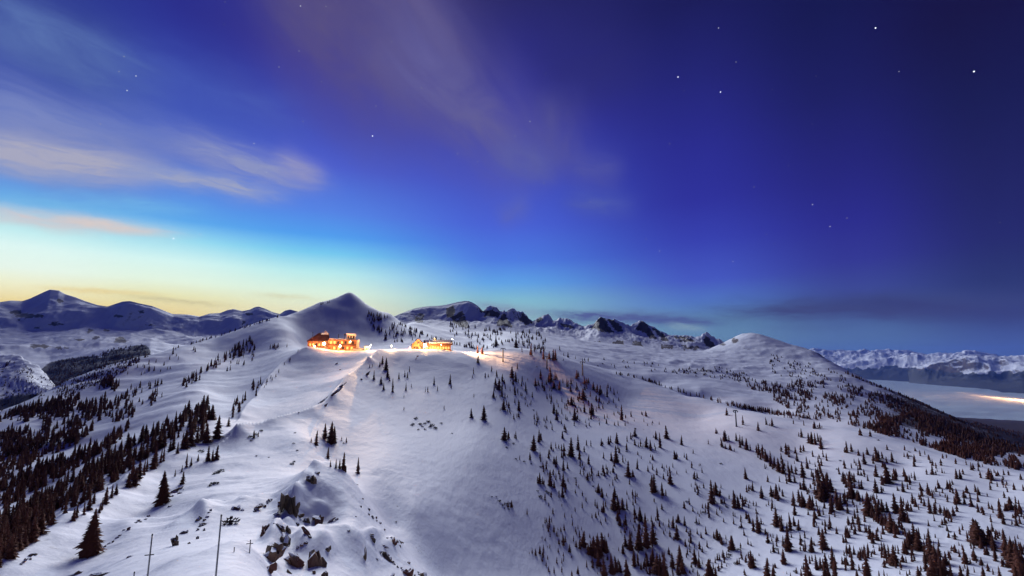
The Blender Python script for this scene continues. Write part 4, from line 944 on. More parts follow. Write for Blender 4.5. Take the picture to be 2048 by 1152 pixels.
PLACES = [
    (181, 1075, 'on the snow rib above the two stakes'), (325, 975, 'bushy beside the blue-shadowed snow rib'), (432, 860, 'at the top end of the dark wood'), (395, 880, 'in the upper end of the dark wood'), (350, 890, 'along the middle of the dark wood'),
    (310, 910, 'in the middle of the dark wood'), (270, 950, 'in the lower part of the dark wood'), (240, 935, 'on the left slope above the wood'), (200, 1010, 'at the foot of the wood by the rib'), (160, 1030, 'behind the rib near the left corner'),
    (370, 950, 'on the bank below the dark wood'), (425, 915, 'in the clump left of the snow knoll'), (290, 880, 'above the dark wood on open snow'), (200, 930, 'on the open strip of the left slope'), (100, 990, 'in the dense wood on the left slope'), (12, 1125, 'at the bottom of the corner wood'), (12, 1085, 'low at the left border of the corner wood'), (14, 1050, 'high at the left border of the corner wood'), (50, 1095, 'low in the middle of the corner wood'), (50, 1065, 'in the middle of the corner wood'), (52, 1030, 'along the top of the corner wood'), (95, 1040, 'at the right end of the corner wood'),
    (455, 845, 'at the left foot of the hut hill'), (512, 870, 'on the crest left of the narrow ridge'), (645, 870, 'in the clump behind the snow dome'), (680, 930, 'in the row just above the snow dome'), (715, 935, 'standing right of the snow dome'),
    (750, 770, 'by the narrow ridge below the terrace'), (780, 745, 'just under the lit terrace edge'), (815, 755, 'on the slope below the long chalet'), (895, 760, 'on smooth snow below the long chalet'), (950, 710, 'at the lit track right of the chalet'), (965, 830, 'at the edge of the smooth open slope'), (1008, 865, 'by the smooth slope below the strip'),
    (1000, 775, 'below the first lift pylon'), (1000, 820, 'in the strip far below the first pylon'), (1028, 755, 'right below the first lift pylon'), (1030, 800, 'in the long strip below the lift'), (1065, 690, 'on the knoll between the first two pylons'), (1105, 705, 'behind the second lift pylon'),
    (1080, 760, 'just below the second lift pylon'), (1108, 770, 'in the clump below the second pylon'), (1110, 820, 'midway down below the second pylon'), (1160, 750, 'at the foot of the third pylon'), (1150, 775, 'below and left of the third pylon'), (1170, 790, 'in the group below the third pylon'), (1205, 785, 'right below the third lift pylon'),
    (1145, 810, 'in the broad clump under the third pylon'), (1190, 825, 'far below the third lift pylon'), (1242, 840, 'right of the strip under the third pylon'), (1070, 875, 'in the left strip of the right slope'), (1090, 905, 'at mid height by the open slope'), (1125, 880, 'in the dense pair of rows at mid height'), (1125, 960, 'in the column at the edge of the slope'),
    (1090, 960, 'in the small group left of the column'), (1160, 900, 'in the scatter at mid height'), (1190, 875, 'in the upper middle of the right slope'), (1232, 905, 'in the middle of the right slope'), (1258, 945, 'below the middle of the right slope'), (1275, 870, 'above the middle of the right slope'), (1300, 880, 'in the clump high on the right slope'), (1335, 860, 'in the tall pair high on the slope'),
    (1205, 985, 'in the dark clump below mid slope'), (1235, 1010, 'in the purple clump below mid slope'), (1275, 1020, 'right of the purple clump'), (1310, 970, 'in the dense clump at mid slope'), (1345, 960, 'right of the dense mid slope clump'), (1310, 1030, 'above the large brown clump'), (1350, 895, 'on the bare patch of the right slope'), (1080, 1100, 'at the lower left of the trees'), (1115, 1090, 'low by the smooth open slope'),
    (1165, 1080, 'left of the brown clump at the bottom'), (1200, 1100, 'in the brown clump at the bottom'), (1215, 1130, 'below the brown clump at the bottom'), (1250, 1130, 'in the bottom row below the clumps'), (1260, 1085, 'in the left part of the twin clump'), (1295, 1080, 'in the right part of the twin clump'), (1320, 1120, 'in the bottom clump left of centre'), (1360, 1120, 'by the tall brown tree at the bottom'), (1355, 1060, 'above the tall brown tree'),
    (1390, 1120, 'right of the tall brown tree'), (1420, 1130, 'in the brown clump at the bottom edge'), (1425, 1000, 'in the pair low on the middle slope'), (1440, 1075, 'low down in the middle of the slope'), (1470, 1000, 'left of the long diagonal row'), (1470, 840, 'by the lower lift pylon'), (1480, 880, 'just under the lower lift pylon'), (1525, 910, 'in the upper end of the diagonal row'),
    (1560, 940, 'in the middle of the diagonal row'), (1590, 960, 'in the lower end of the diagonal row'), (1535, 860, 'near the far crest of the slope'), (1600, 865, 'by the crest beside the dark forest'), (1630, 880, 'in the red-brown group below the crest'), (1555, 985, 'below the diagonal row'), (1600, 1000, 'in the twin group below the row'), (1550, 1035, 'in the group low under the row'), (1500, 1050, 'on open snow low on the slope'),
    (1575, 1060, 'in the trio low on the slope'), (1650, 985, 'in the tall dark clump at mid right'), (1705, 965, 'in the central dark band at right'), (1695, 910, 'below the crest at right'), (1760, 930, 'in the loose band below the crest'), (1780, 965, 'in the mid band right of centre'), (1830, 950, 'high up at the right side'), (1740, 1030, 'in the dense diagonal belt'), (1800, 1040, 'in the tall pair at right'),
    (1700, 1040, 'in the small group under the belt'), (1660, 1060, 'left of the dense belt'), (1770, 1070, 'below the dense belt'), (1840, 1080, 'in the great brown stand'), (1870, 1120, 'in the lower end of the brown stand'), (1830, 1000, 'above the great brown stand'), (1870, 1020, 'in the line at the right side'), (1900, 1020, 'in the row near the right edge'), (1915, 1000, 'in the red-brown group near the right edge'), (1955, 960, 'below the crest near the right edge'), (1990, 960, 'high near the right edge'), (1960, 1080, 'by the large leaning tree at right'),
    (2010, 1010, 'close to the right edge'), (2020, 1100, 'in the brown stand at the right edge'), (1930, 1120, 'at the bottom near the right edge'), (1780, 1110, 'in the trio above the bottom edge'), (1730, 1120, 'at the bottom under the trio'), (1670, 1120, 'in the bottom stand right of centre'), (1610, 1130, 'in the bottom stand left of it'), (1530, 1130, 'at the bottom edge mid right'), (1570, 1110, 'between the two bottom stands'), (1700, 1085, 'in the group above the bottom stand'), (1980, 1030, 'near the right edge at mid height'),
]
items = [(q[0], q[1], q[2]) for q in singles]
labs = ordinal_labels(items, 'spruce', PLACES)
srg = random.Random(21)
for i, (x, y, h, wf, p, hm_, _) in enumerate(singles):
    lab, ph = labs[i]
    yaw = srg.uniform(0, 6.28); sink = .04 * hm_
    tilt = (srg.uniform(-.035, .035), srg.uniform(-.035, .035), yaw)
    if h > 34:
        root = link('spruce_tree', None, loc=(p[0], p[1], p[2] - sink), rot=tilt)
        big = h > 60 and x < 400
        cm, kk = (srg.choice(list(zip(CROWN_BIG, BIG))) if big else srg.choice(list(zip(CROWN, KINDS))))
        sc = (hm_ * wf * (.82 if big else 1.0), hm_ * wf * (.82 if big else 1.0), hm_)
        link('crown', cm, root, scale=sc); link('trunk', STEM, root, scale=sc)
        o = root
    else:
        o = link('spruce_tree', srg.choice(WHOLE), loc=(p[0], p[1], p[2] - sink), rot=tilt, scale=(hm_ * wf, hm_ * wf, hm_))
    if abs(x - 181) < 12 and abs(y - 1110) < 12: lab = 'large spruce standing alone on the snow rib above the two stakes'
    tag(o, lab, 'tree', 'spruces ' + ph)

# ------------------------------------------------------------------ dwarf pines poking out of the snow
def shrub_mesh(seed):
    rg = random.Random(seed); V, F = [], []
    for _ in range(46):
        a = rg.uniform(0, 6.28); r = math.sqrt(rg.random()) * .5; z = rg.uniform(0, .62) * (1 - r * 1.1)
        c = np.array((r * math.cos(a), r * math.sin(a), z)); d = np.array((math.cos(a), math.sin(a), rg.uniform(.2, 1.2))); d /= np.linalg.norm(d)
        s = np.cross(d, (0, 0, 1)); s /= np.linalg.norm(s) + 1e-6; L = rg.uniform(.14, .26)
        i = len(V); V.extend((c - s * L * .5, c + s * L * .5, c + d * L, c - (0, 0, .1))); F.extend(((i, i + 1, i + 2), (i, i + 2, i + 3), (i + 1, i + 3, i + 2)))
    return mesh_np('dwarf_pine', np.array(V), np.array(F), M_shrub, smooth=False)
SHRUBS = [shrub_mesh(s) for s in range(5)]
SP = [(823, 851, 7), (829, 846, 7), (835, 842, 9), (841, 845, 8), (847, 849, 7), (853, 846, 9), (859, 850, 8), (866, 855, 10), (874, 855, 9), (852, 858, 6), (843, 857, 6), (833, 855, 5), (880, 850, 6), (1000, 1003, 8), (1008, 1008, 6), (1016, 1013, 7), (1020, 1004, 7), (1006, 1018, 5), (1014, 1021, 5), (983, 990, 4),
      (995, 998, 4), (504, 872, 9), (512, 868, 10), (520, 866, 8), (499, 877, 6), (430, 951, 14), (442, 944, 14), (430, 965, 12), (437, 972, 9), (418, 969, 8), (398, 905, 12), (458, 1050, 30), (590, 862, 5), (600, 830, 4), (690, 885, 5), (588, 886, 6), (592, 905, 5), (580, 924, 9), (587, 927, 6), (515, 912, 4), (541, 912, 4), (1015, 900, 6),
      (1030, 915, 7), (1045, 925, 6), (1060, 930, 5), (1082, 930, 6), (1030, 892, 6), (1100, 985, 8), (1080, 993, 9), (1090, 988, 7), (1072, 978, 6), (1150, 960, 6), (1175, 955, 5), (1190, 970, 5), (1130, 868, 6), (1100, 800, 5), (1250, 905, 5), (1440, 930, 6), (1455, 1010, 6), (1410, 1030, 7), (1395, 1045, 8), (1480, 1055, 8),
      (1530, 1070, 7), (1550, 1095, 9), (1605, 1085, 8), (1480, 1100, 9), (1475, 1125, 10), (1460, 1115, 9), (1678, 918, 5), (1670, 940, 5), (1820, 915, 6), (1883, 1050, 8), (1913, 1078, 9), (1900, 1062, 7), (1755, 880, 5), (1815, 908, 5), (790, 1040, 5), (905, 870, 4), (845, 690, 4), (1218, 805, 4), (1270, 862, 5), (1370, 1000, 6), (1200, 950, 6),
      (680, 742, 4), (1076, 730, 4), (1070, 825, 5), (1196, 730, 4), (1203, 727, 5), (1335, 965, 6), (1590, 1140, 9), (1440, 1140, 9)]
SPL = [(850, 850, 'in the patch below the chalet'), (1010, 1008, 'in the lower smooth-slope patch'), (510, 870, 'on the hut hill above the narrow ridge'), (433, 957, 'on the snow bank left of the knoll'), (458, 1050, 'reddish and bushy behind the tall stake'), (590, 915, 'on the flank of the snow knoll'), (595, 850, 'by the narrow ridge'), (690, 885, 'right of the clump behind the dome'), (398, 905, 'below the dark wood'),
       (1035, 910, 'beside the smooth slope'), (1085, 985, 'under the slope-edge trees'), (1170, 960, 'at mid height on the right slope'), (1110, 840, 'on the slope under the second pylon'), (1250, 900, 'in the middle of the right slope'), (1440, 940, 'above the bare patch'), (1420, 1030, 'low in the middle of the slope'), (1540, 1080, 'low on the slope at mid right'), (1470, 1120, 'at the bottom mid right'), (1675, 930, 'on bare snow below the crest'),
       (1815, 912, 'near the crest at right'), (1900, 1065, 'low near the right edge'), (790, 1040, 'right of the snow dome'), (900, 870, 'on the smooth slope'), (845, 690, 'beside the chalet'), (1200, 735, 'by the track past the third pylon'), (1220, 805, 'beside the track'), (1350, 980, 'below the dense mid slope clump'), (680, 742, 'on the face of the hut hill'), (1590, 1140, 'at the bottom edge'), (1270, 862, 'high on the right slope')]
sl = ordinal_labels(SP, 'dwarf pine', SPL)
for i, (x, y, h) in enumerate(SP):
    p = hit(x + math.sin(i * 5.3) * 3.5, y + math.sin(i * 8.7) * 4.5)
    if p is None: continue
    s = h * .8 * (p[1] * CT + p[2] * ST) / FPX
    tag(link('dwarf_pine', SHRUBS[i % 5], loc=(p[0], p[1], p[2] - .04 * s), rot=(0, 0, i * 1.7), scale=(s * 1.15, s * 1.15, s)), sl[i][0], 'shrub', 'dwarf pines ' + sl[i][1])

# ------------------------------------------------------------------ rocks
def rock_material():
    m = bpy.data.materials.new('rock'); m.use_nodes = True
    N = NT(m.node_tree); g = N.n('ShaderNodeNewGeometry'); pos = g.outputs['Position']
    mp = N.n('ShaderNodeMapping'); N.put(mp.inputs[0], pos); mp.inputs['Scale'].default_value = (2.6, 2.6, .35)
    st = N.noise(mp.outputs[0], .9, 5, .65)
    big = N.noise(pos, .28, 3, .5)
    oi = N.n('ShaderNodeObjectInfo')
    c = N.mix(N.sstep(st, .3, .7), (.055, .042, .040, 1), (.20, .135, .085, 1))
    c = N.mix(N.sstep(N.m('ADD', big, N.m('MULTIPLY', N.m('SUBTRACT', oi.outputs['Random'], .5), .5)), .42, .68), c, (.150, .062, .045, 1))
    s = N.n('ShaderNodeSeparateXYZ'); N.put(s.inputs[0], g.outputs['Normal'])
    sn = N.sstep(N.m('ADD', s.outputs[2], N.m('MULTIPLY', N.m('SUBTRACT', N.noise(pos, 1.6, 4, .6), .5), .7)), .66, .82)
    c = N.mix(sn, c, (.77, .79, .87, 1))
    b = N.n('ShaderNodeBsdfPrincipled'); N.put(b.inputs['Base Color'], c); b.inputs['Roughness'].default_value = .85; b.inputs['Specular IOR Level'].default_value = .2
    bu = N.n('ShaderNodeBump'); bu.inputs['Strength'].default_value = .8; bu.inputs['Distance'].default_value = .25
    N.put(bu.inputs['Height'], st); N.put(b.inputs['Normal'], bu.outputs[0])
    o = N.n('ShaderNodeOutputMaterial'); N.put(o.inputs[0], b.outputs[0]); return m
M_rock = rock_material()
import bmesh
def rock_mesh(seed, blocks=5, spread=.32, spiky=.5):
    rg = random.Random(seed); bm = bmesh.new()
    for k in range(blocks):
        cx, cz = rg.uniform(-spread, spread), rg.uniform(-.2, spread * .9); cy = rg.uniform(-spread, spread) * .7
        rx, ry, rz = rg.uniform(.16, .34), rg.uniform(.18, .34), rg.uniform(.18, .42)
        if k == 0: cx = cz = cy = 0; rx, ry, rz = .36, .34, .42
        vs = []
        for _ in range(13):
            u = rg.gauss(0, 1), rg.gauss(0, 1), rg.gauss(0, 1); n = math.sqrt(sum(a * a for a in u)) or 1
            k2 = rg.uniform(1 - spiky * .5, 1.15)
            vs.append(bm.verts.new((cx + u[0] / n * rx * k2, cy + u[1] / n * ry * k2, cz + u[2] / n * rz * k2)))
        r = bmesh.ops.convex_hull(bm, input=vs)
        junk = [e for e in r['geom_interior'] if isinstance(e, bmesh.types.BMVert)]
        bmesh.ops.delete(bm, geom=junk, context='VERTS')
    me = bpy.data.meshes.new('rock'); bm.to_mesh(me); bm.free(); me.materials.append(M_rock)
    return me
# column, row of the middle, width, height in pixels, roll in degrees, category, label
RK = [
    (578, 1020, 26, 66, 6, 'tall red-brown rock pillar rising beside the snow dome'), (584, 989, 15, 17, 0, 'rounded grey knob on top of the red-brown pillar'), (560, 1006, 15, 15, 0, 'dark lump on the left shoulder of the pillar'), (590, 1030, 15, 40, -14, 'brown slab leaning against the right side of the pillar'), (598, 1033, 22, 7, 0, 'thin dark ledge between the pillar and the block'),
    (613, 1038, 14, 15, 0, 'squarish dark block right of the pillar'), (595, 1046, 8, 12, 0, 'small pointed dark rock under the ledge'), (632, 1036, 22, 24, -20, 'arched dark red rock under the snow dome'), (613, 1068, 8, 42, 32, 'narrow rock crack running down from the arched rock'), (660, 1044, 34, 5, 35, 'thin jagged rock edge on the dome flank'), (674, 1037, 9, 6, 0, 'small grey rock at the end of the jagged edge'),
    (530, 1054, 11, 22, 0, 'dark rock on the left rim of the snowy hollow'), (524, 1072, 9, 26, 8, 'narrow dark rock below the left rim'), (537, 1102, 36, 38, 0, 'striped brown cliff under the snowy hollow'), (557, 1051, 22, 9, -42, 'dark red slanting slab in the snowy hollow'), (569, 1078, 18, 26, 0, 'grey rounded rock in the hollow below the pillar'),
    (575, 1056, 9, 22, 10, 'red rock tail below the pillar'), (538, 1134, 26, 20, 22, 'grey-green flat rock at the bottom of the snow chute'), (594, 1115, 26, 44, 32, 'brown ribbed rock beside the large red one'), (632, 1113, 34, 44, 10, 'large red-brown rock with a dark left side'), (654, 1096, 14, 10, 40, 'dark tip pointing right from the large red rock'), (627, 1143, 11, 12, 0, 'small dark rock below the large red rock'),
    (648, 1147, 14, 18, 20, 'dark upright rock at the bottom below the red one'), (579, 1140, 10, 20, 35, 'slanting dark rock at the bottom edge by the chute'), (625, 953, 20, 28, 12, 'ochre brown cliff at the top left of the snow dome'), (632, 943, 16, 9, 25, 'dark cap rock above the ochre cliff'),
    (512, 1015, 20, 9, 25, 'long dark rock at the crest left of the pillar'), (537, 1000, 10, 9, 30, 'small rock on the crest near the pillar'), (525, 1008, 9, 6, 20, 'tiny rock between the two crest rocks'), (469, 1013, 17, 14, 0, 'dark pointed rock on the near snow crest'), (484, 1018, 10, 8, 0, 'smaller dark rock beside the pointed one'), (553, 1027, 14, 7, 25, 'dark ledge left of the pillar foot'),
    (398, 1033, 15, 18, 25, 'upper dark rock of the left rock chain'), (405, 1046, 17, 12, 0, 'reddish rock in the middle of the left chain'), (421, 1019, 9, 5, 35, 'small rock at the top end of the left chain'), (408, 1058, 9, 9, 0, 'small dark rock low in the left chain'), (352, 1082, 13, 28, 12, 'twisted dark rock in the open snow left of the chain'), (366, 1064, 18, 9, 20, 'dark rock above the twisted one'), (394, 1074, 8, 12, 0, 'small pointed rock under the left chain'), (378, 1085, 8, 7, 0, 'small rock between the chain and the stake'),
    (742, 1070, 22, 9, -25, 'winged dark rock on the right flank of the dome'), (746, 1078, 14, 10, 0, 'dark rock under the winged one'), (786, 1078, 13, 20, -10, 'dark upright rock at the lower right of the dome'), (800, 1084, 20, 6, -35, 'thin rock slanting right of the upright rock'), (768, 1093, 26, 5, -18, 'long thin rock ledge on the right flank'), (774, 1108, 18, 26, 12, 'wedge-shaped dark rock below the thin ledge'), (760, 1103, 14, 6, 30, 'small rock left of the wedge rock'),
    (729, 1118, 6, 38, -4, 'narrow upright crack of rock in the right snow face'), (754, 1117, 10, 5, -35, 'small dark rock by the right snow edge'), (785, 1148, 13, 14, 0, 'dark red rock at the bottom of the right edge'), (812, 1142, 26, 20, -10, 'cluster-like broad dark rock near the bottom'), (818, 1124, 12, 10, -40, 'small leaning rock above the broad dark rock'), (842, 1146, 17, 17, 0, 'brown rock at the bottom by the smooth slope'),
    (697, 1060, 9, 5, 0, 'small arched rock on the front mound'), (714, 968, 5, 4, 0, 'lone tiny rock high on the dome flank'), (725, 996, 6, 5, 0, 'upper of the small rocks on the dome edge'), (721, 1011, 7, 7, 0, 'round dark rock on the dome edge'), (737, 1017, 9, 7, -30, 'dark chip right of the round rock'), (752, 1034, 7, 7, 0, 'grey chip further down the dome edge'), (761, 1044, 6, 6, 0, 'lowest chip on the dome edge'), (712, 1032, 5, 4, 0, 'lone pebble on the dome face'),
    (147, 1150, 32, 9, 6, 'dark rock cut by the bottom edge at left'), (210, 1149, 46, 10, -4, 'long dark rock at the bottom edge under the rib'), (258, 1112, 12, 6, 10, 'small dark rock left of the first stake'), (60, 1112, 16, 6, 38, 'dark rock on the rib at the lower left'), (48, 1122, 14, 6, 40, 'lower dark rock on the rib'), (345, 985, 22, 8, 36, 'dark rock under the bushy spruce'), (362, 975, 14, 6, 36, 'small rock right of the bushy spruce'), (340, 1010, 12, 7, 30, 'rock below the bushy spruce'),
    (640, 806, 26, 5, 40, 'lower dark rock band beside the narrow ridge'), (663, 791, 44, 6, 40, 'long dark rock band beside the narrow ridge'), (680, 774, 22, 6, 42, 'upper dark rock band beside the narrow ridge'), (650, 812, 22, 4, 38, 'short rock band nearest the narrow ridge'), (668, 788, 26, 4, 40, 'thin rock band between the long one and the ridge'), (733, 750, 20, 6, 40, 'rocky edge under the trees by the lit ridge'), (722, 757, 10, 6, 42, 'lower end of the rocky edge by the lit ridge'),
    (672, 728, 10, 3, 30, 'faint rock stripe on the hut hill face'),
]
STRIPS = [((205, 1095), (262, 1052), 7, 'below the lone spruce'), ((266, 1050), (300, 1026), 5, 'right of the lone spruce'), ((255, 953), (290, 936), 4, 'under the dark wood'), ((325, 1008), (372, 972), 6, 'beside the bushy spruce'), ((40, 1130), (72, 1104), 4, 'on the lower left rib'), ((392, 1062), (420, 1022), 6, 'in the left rock chain'), ((505, 1022), (545, 998), 6, 'on the crest left of the pillar'),
          ((775, 1112), (815, 1150), 7, 'at the right foot of the dome'), ((800, 1140), (850, 1150), 6, 'by the smooth slope at the bottom'), ((590, 1095), (625, 1072), 4, 'along the narrow rock crack'), ((770, 1070), (805, 1092), 5, 'near the upright rock'), ((548, 1110), (580, 1085), 4, 'beside the striped cliff'), ((735, 1020), (770, 1060), 5, 'down the dome edge')]
kr = random.Random(77)
for (xa, ya), (xb, yb_), n_, ph in STRIPS:
    for j in range(n_):
        q = (j + .5) / n_
        pos_w = 'leftmost' if j == 0 else 'rightmost' if j == n_ - 1 else ORD[j] + ' from left'
        RK.append((xa + (xb - xa) * q + kr.uniform(-2, 2), ya + (yb_ - ya) * q + kr.uniform(-4, 4), kr.uniform(5, 11), kr.uniform(4, 7.5), kr.uniform(-10, 45), f'small dark stone, {pos_w} of {NUM[n_]} {ph}'))
rk_seen = {}
for i, (x, y, w, h, roll, lab) in enumerate(RK):
    band = min(w, h) / max(w, h) < .4
    p = hit(x, y + h * .34)
    if p is None: continue
    D = p[1] * CT + p[2] * ST; sx, sz = w * D / FPX, h * D / FPX
    me = rock_mesh(100 + i, 6 if max(w, h) > 20 else 3, .34 if max(w, h) > 16 else .22)
    o = link('rock', me)
    az = math.atan2(p[0], p[1])
    view = Matrix.Rotation(-az, 4, 'Z')
    roll_m = Matrix.Rotation(-math.radians(roll), 4, 'Y')
    gk = 1.5 if 510 < x < 665 and 990 < y < 1125 and not band else 1.2
    depth = (min(sx, sz) * 1.1 + .25 * max(sx, sz)) if not band else min(sx, sz) * 1.4
    pp = hit(x, y)
    cpos = Vector(pp[:3]) if band else Vector((p[0], p[1], p[2] - .02 * sz))
    o.matrix_world = Matrix.Translation(cpos) @ view @ roll_m @ Matrix.Diagonal((sx * gk, depth * gk, sz * gk, 1))
    tag(o, lab, 'rock', 'rocks in the snow')

# ------------------------------------------------------------------ snow stakes
M_metal = plain('grey_metal', (.20, .20, .21), .55, .4, var=.2, vscale=4)
M_dark = plain('dark_metal', (.06, .055, .06), .6, .4)
def tube(p0, p1, r0, r1=None, n=8):
    r1 = r0 if r1 is None else r1
    a, b = Vector(p0), Vector(p1); d = (b - a).normalized()
    u = d.orthogonal().normalized(); v = d.cross(u)
    V = [tuple(c + (u * math.cos(6.2832 * k / n) + v * math.sin(6.2832 * k / n)) * r) for c, r in ((a, r0), (b, r1)) for k in range(n)]
    F = [(k, (k + 1) % n, n + (k + 1) % n) for k in range(n)] + [(k, n + (k + 1) % n, n + k) for k in range(n)]
    V += [tuple(a), tuple(b)]
    F += [(2 * n, (k + 1) % n, k) for k in range(n)] + [(2 * n + 1, n + k, n + (k + 1) % n) for k in range(n)]
    return np.array(V), np.array(F)
def box(x0, x1, y0, y1, z0, z1):
    V = [(x, y, z) for z in (z0, z1) for x, y in ((x0, y0), (x1, y0), (x1, y1), (x0, y1))]
    Q = [(0, 3, 2, 1), (4, 5, 6, 7), (0, 1, 5, 4), (1, 2, 6, 5), (2, 3, 7, 6), (3, 0, 4, 7)]
    F = [t for q in Q for t in ((q[0], q[1], q[2]), (q[0], q[2], q[3]))]
    return np.array(V, float), np.array(F)
def part(name, arrs, mat, parent=None, smooth=False, **kw):
    if isinstance(arrs, list): arrs = join_arrays(arrs)
    return link(name, mesh_np(name, arrs[0], arrs[1], mat, smooth=smooth), parent, **kw)

def stake(x, yb, ytop, width, label, bar=None):
    p = hit(x, yb, 12); D = math.hypot(p[3], p[2]); H = p[3] * float(at_dir(x + (1024 - x) * .014, ytop)[1]) - p[2]; D = p[1] * CT + p[2] * ST; r = width * D / FPX / 2
    root = link('snow_stake', None, loc=(p[0], p[1], p[2]))
    part('rod', tube((0, 0, -.6), (0, 0, H), r * 1.15, r * .8), M_metal, root, True)
    part('cap', tube((0, 0, H), (0, 0, H + r * 2), r * 1.2, r * .7), M_dark, root, True)
    if bar:
        z = p[3] * float(at_dir(x, bar)[1]) - p[2]
        part('crossbar', tube((-r * 7, 0, z), (r * 5, 0, z + r), r * .7), M_dark, root, True)
    tag(root, label, 'pole', 'snow stakes in the foreground')
stake(293, 1172, 1071, 3.0, 'left tall snow stake with a small crossbar, near the bottom edge', 1112)
stake(430, 1170, 1033, 3.4, 'right tall plain snow stake in front of the near mound')
stake(499, 1106, 1081, 2.2, 'small thin stake in the snow chute left of the striped cliff', 1088)
stake(468, 1104, 1095, 2.0, 'tiny stake tip on the slope behind the near mound')
stake(267, 1160, 1144, 2.6, 'short stake stub at the bottom edge left of the tall stake')

# ------------------------------------------------------------------ lift pylons
def pylon(x, yb, ytop, label, arm_px, lamp=False, double=False):
    p = hit(x, yb); D = math.hypot(p[3], p[2]); k = (p[1] * CT + p[2] * ST) / FPX; H = p[3] * float(at_dir(x, ytop)[1]) - p[2]; az = math.atan2(p[0], p[1])
    root = link('lift_pylon', None, loc=(p[0], p[1], p[2]), rot=(0, 0, -az))
    part('mast', tube((0, 0, -1.5), (0, 0, H), 1.55 * k, .95 * k, 10), M_pyl, root, True)
    part('footing', box(-1.9 * k, 1.9 * k, -1.9 * k, 1.9 * k, -1.2, .5), M_conc, root)
    w = arm_px * k / 2
    part('crossarm', box(-w, w, -.25, .25, H - .25, H + .35), M_pyl, root)
    for s in (-1, 1):
        part('sheave_train', [box(s * w - .35, s * w + .35, -1.6, 1.6, H - .75, H - .3), tube((s * w - .3, -1.2, H - .8), (s * w + .3, -1.2, H - .8), .3), tube((s * w - .3, 1.2, H - .8), (s * w + .3, 1.2, H - .8), .3)], M_dark, root)
    if double:
        part('service_platform', [box(-w * .9, w * .3, -.7, .7, H - 1.7, H - 1.5), box(-w * .9, -w * .8, -.7, .7, H - 1.5, H - .6)], M_dark, root)
    if lamp:
        part('lamp_head', [box(.8, 2.6, -.5, .5, H + .2, H + .7)], M_white, root)
    part('ladder', [tube((-.3, -1.7 * k - .2, .5), (-.3, -1.1 * k - .2, H - .5), .06, n=5), tube((.3, -1.7 * k - .2, .5), (.3, -1.1 * k - .2, H - .5), .06, n=5)], M_dark, root)
    tag(root, label, 'lift pylon', 'lift pylons along the piste')
M_pyl = plain('pylon_steel', (.11, .10, .105), .6, .4, var=.2, vscale=2)
M_conc = plain('concrete', (.35, .34, .33), .9, .2, var=.2, vscale=3)
M_white = plain('white_paint', (.75, .74, .70), .6, .3)
pylon(1006, 723, 697, 'T-shaped lift pylon on the warmly lit piste, nearest the chalet', 9)
pylon(1094, 738, 713, 'second lift pylon, with a pale lamp-like head, before the trees', 8, lamp=True)
pylon(1165.5, 751, 724, 'third lift pylon with a bulky top at the track bend', 9, double=True)
pylon(1473, 853, 821, 'lower lift pylon standing among trees near the far crest', 7, double=True)

# ------------------------------------------------------------------ buildings
def boards(name, c0, c1, step, vertical=False):
    m = bpy.data.materials.new(name); m.use_nodes = True
    N = NT(m.node_tree); tc_ = N.n('ShaderNodeTexCoord'); s = N.n('ShaderNodeSeparateXYZ'); N.put(s.inputs[0], tc_.outputs['Object'])
    f = N.m('FRACT', N.m('MULTIPLY', s.outputs[0 if vertical else 2], 1.0 / step))
    nz = N.noise(tc_.outputs['Object'], .9, 4, .6)
    c = N.mix(nz, (*c0, 1), (*c1, 1)); c = N.mix(N.sstep(f, .08, .0), c, tuple(v * .35 for v in c0) + (1,))
    b = N.n('ShaderNodeBsdfPrincipled'); N.put(b.inputs['Base Color'], c); b.inputs['Roughness'].default_value = .75
    o = N.n('ShaderNodeOutputMaterial'); N.put(o.inputs[0], b.outputs[0]); return m
M_wood = boards('larch_boards', (.22, .085, .035), (.34, .15, .06), .3)
M_woodd = boards('dark_boards', (.10, .035, .022), (.16, .06, .035), .3, True)
M_plaster = plain('pale_plaster', (.62, .56, .48), .85, .2, var=.12, vscale=.8)
M_roofd = plain('roof_shingle', (.085, .032, .028), .8, .2, var=.3, vscale=1.5)
M_snowcap = plain('roof_snow', (.77, .79, .86), .75, .2, var=.06, vscale=.5)
M_glow = plain('lit_window', (.4, .25, .1), .5, .3, (1.0, .50, .14), .55)
M_glass = plain('dark_window', (.03, .03, .035), .15, .5)
M_bulb = plain('lamp_glass', (.9, .8, .6), .4, .3, (1.0, .80, .45), 60.0)
M_bulbr = plain('red_lamp_glass', (.8, .2, .1), .4, .3, (1.0, .20, .10), 30.0)
def prism_roof(x0, x1, y0, y1, z0, z1, ridge_x=None, over=.5, th=.35):
    """gable roof, ridge along x, as a solid shell"""
    ym = (y0 + y1) / 2; x0 -= over; x1 += over; y0 -= over; y1 += over
    r0, r1 = (x0, x1) if ridge_x is None else ridge_x
    V = [(x0, y0, z0), (x1, y0, z0), (x1, y1, z0), (x0, y1, z0), (r0, ym, z1), (r1, ym, z1)]
    V += [(a, b, c + th) for a, b, c in V]
    Q = [(6, 7, 11, 10), (8, 9, 10, 11), (9, 6, 10), (7, 8, 11), (0, 4, 5, 1), (2, 5, 4, 3), (3, 4, 0), (1, 5, 2), (0, 1, 7, 6), (1, 2, 8, 7), (2, 3, 9, 8), (3, 0, 6, 9)]
    F = []
    for q in Q:
        F.append((q[0], q[1], q[2]))
        if len(q) == 4: F.append((q[0], q[2], q[3]))
    return np.array(V, float), np.array(F)
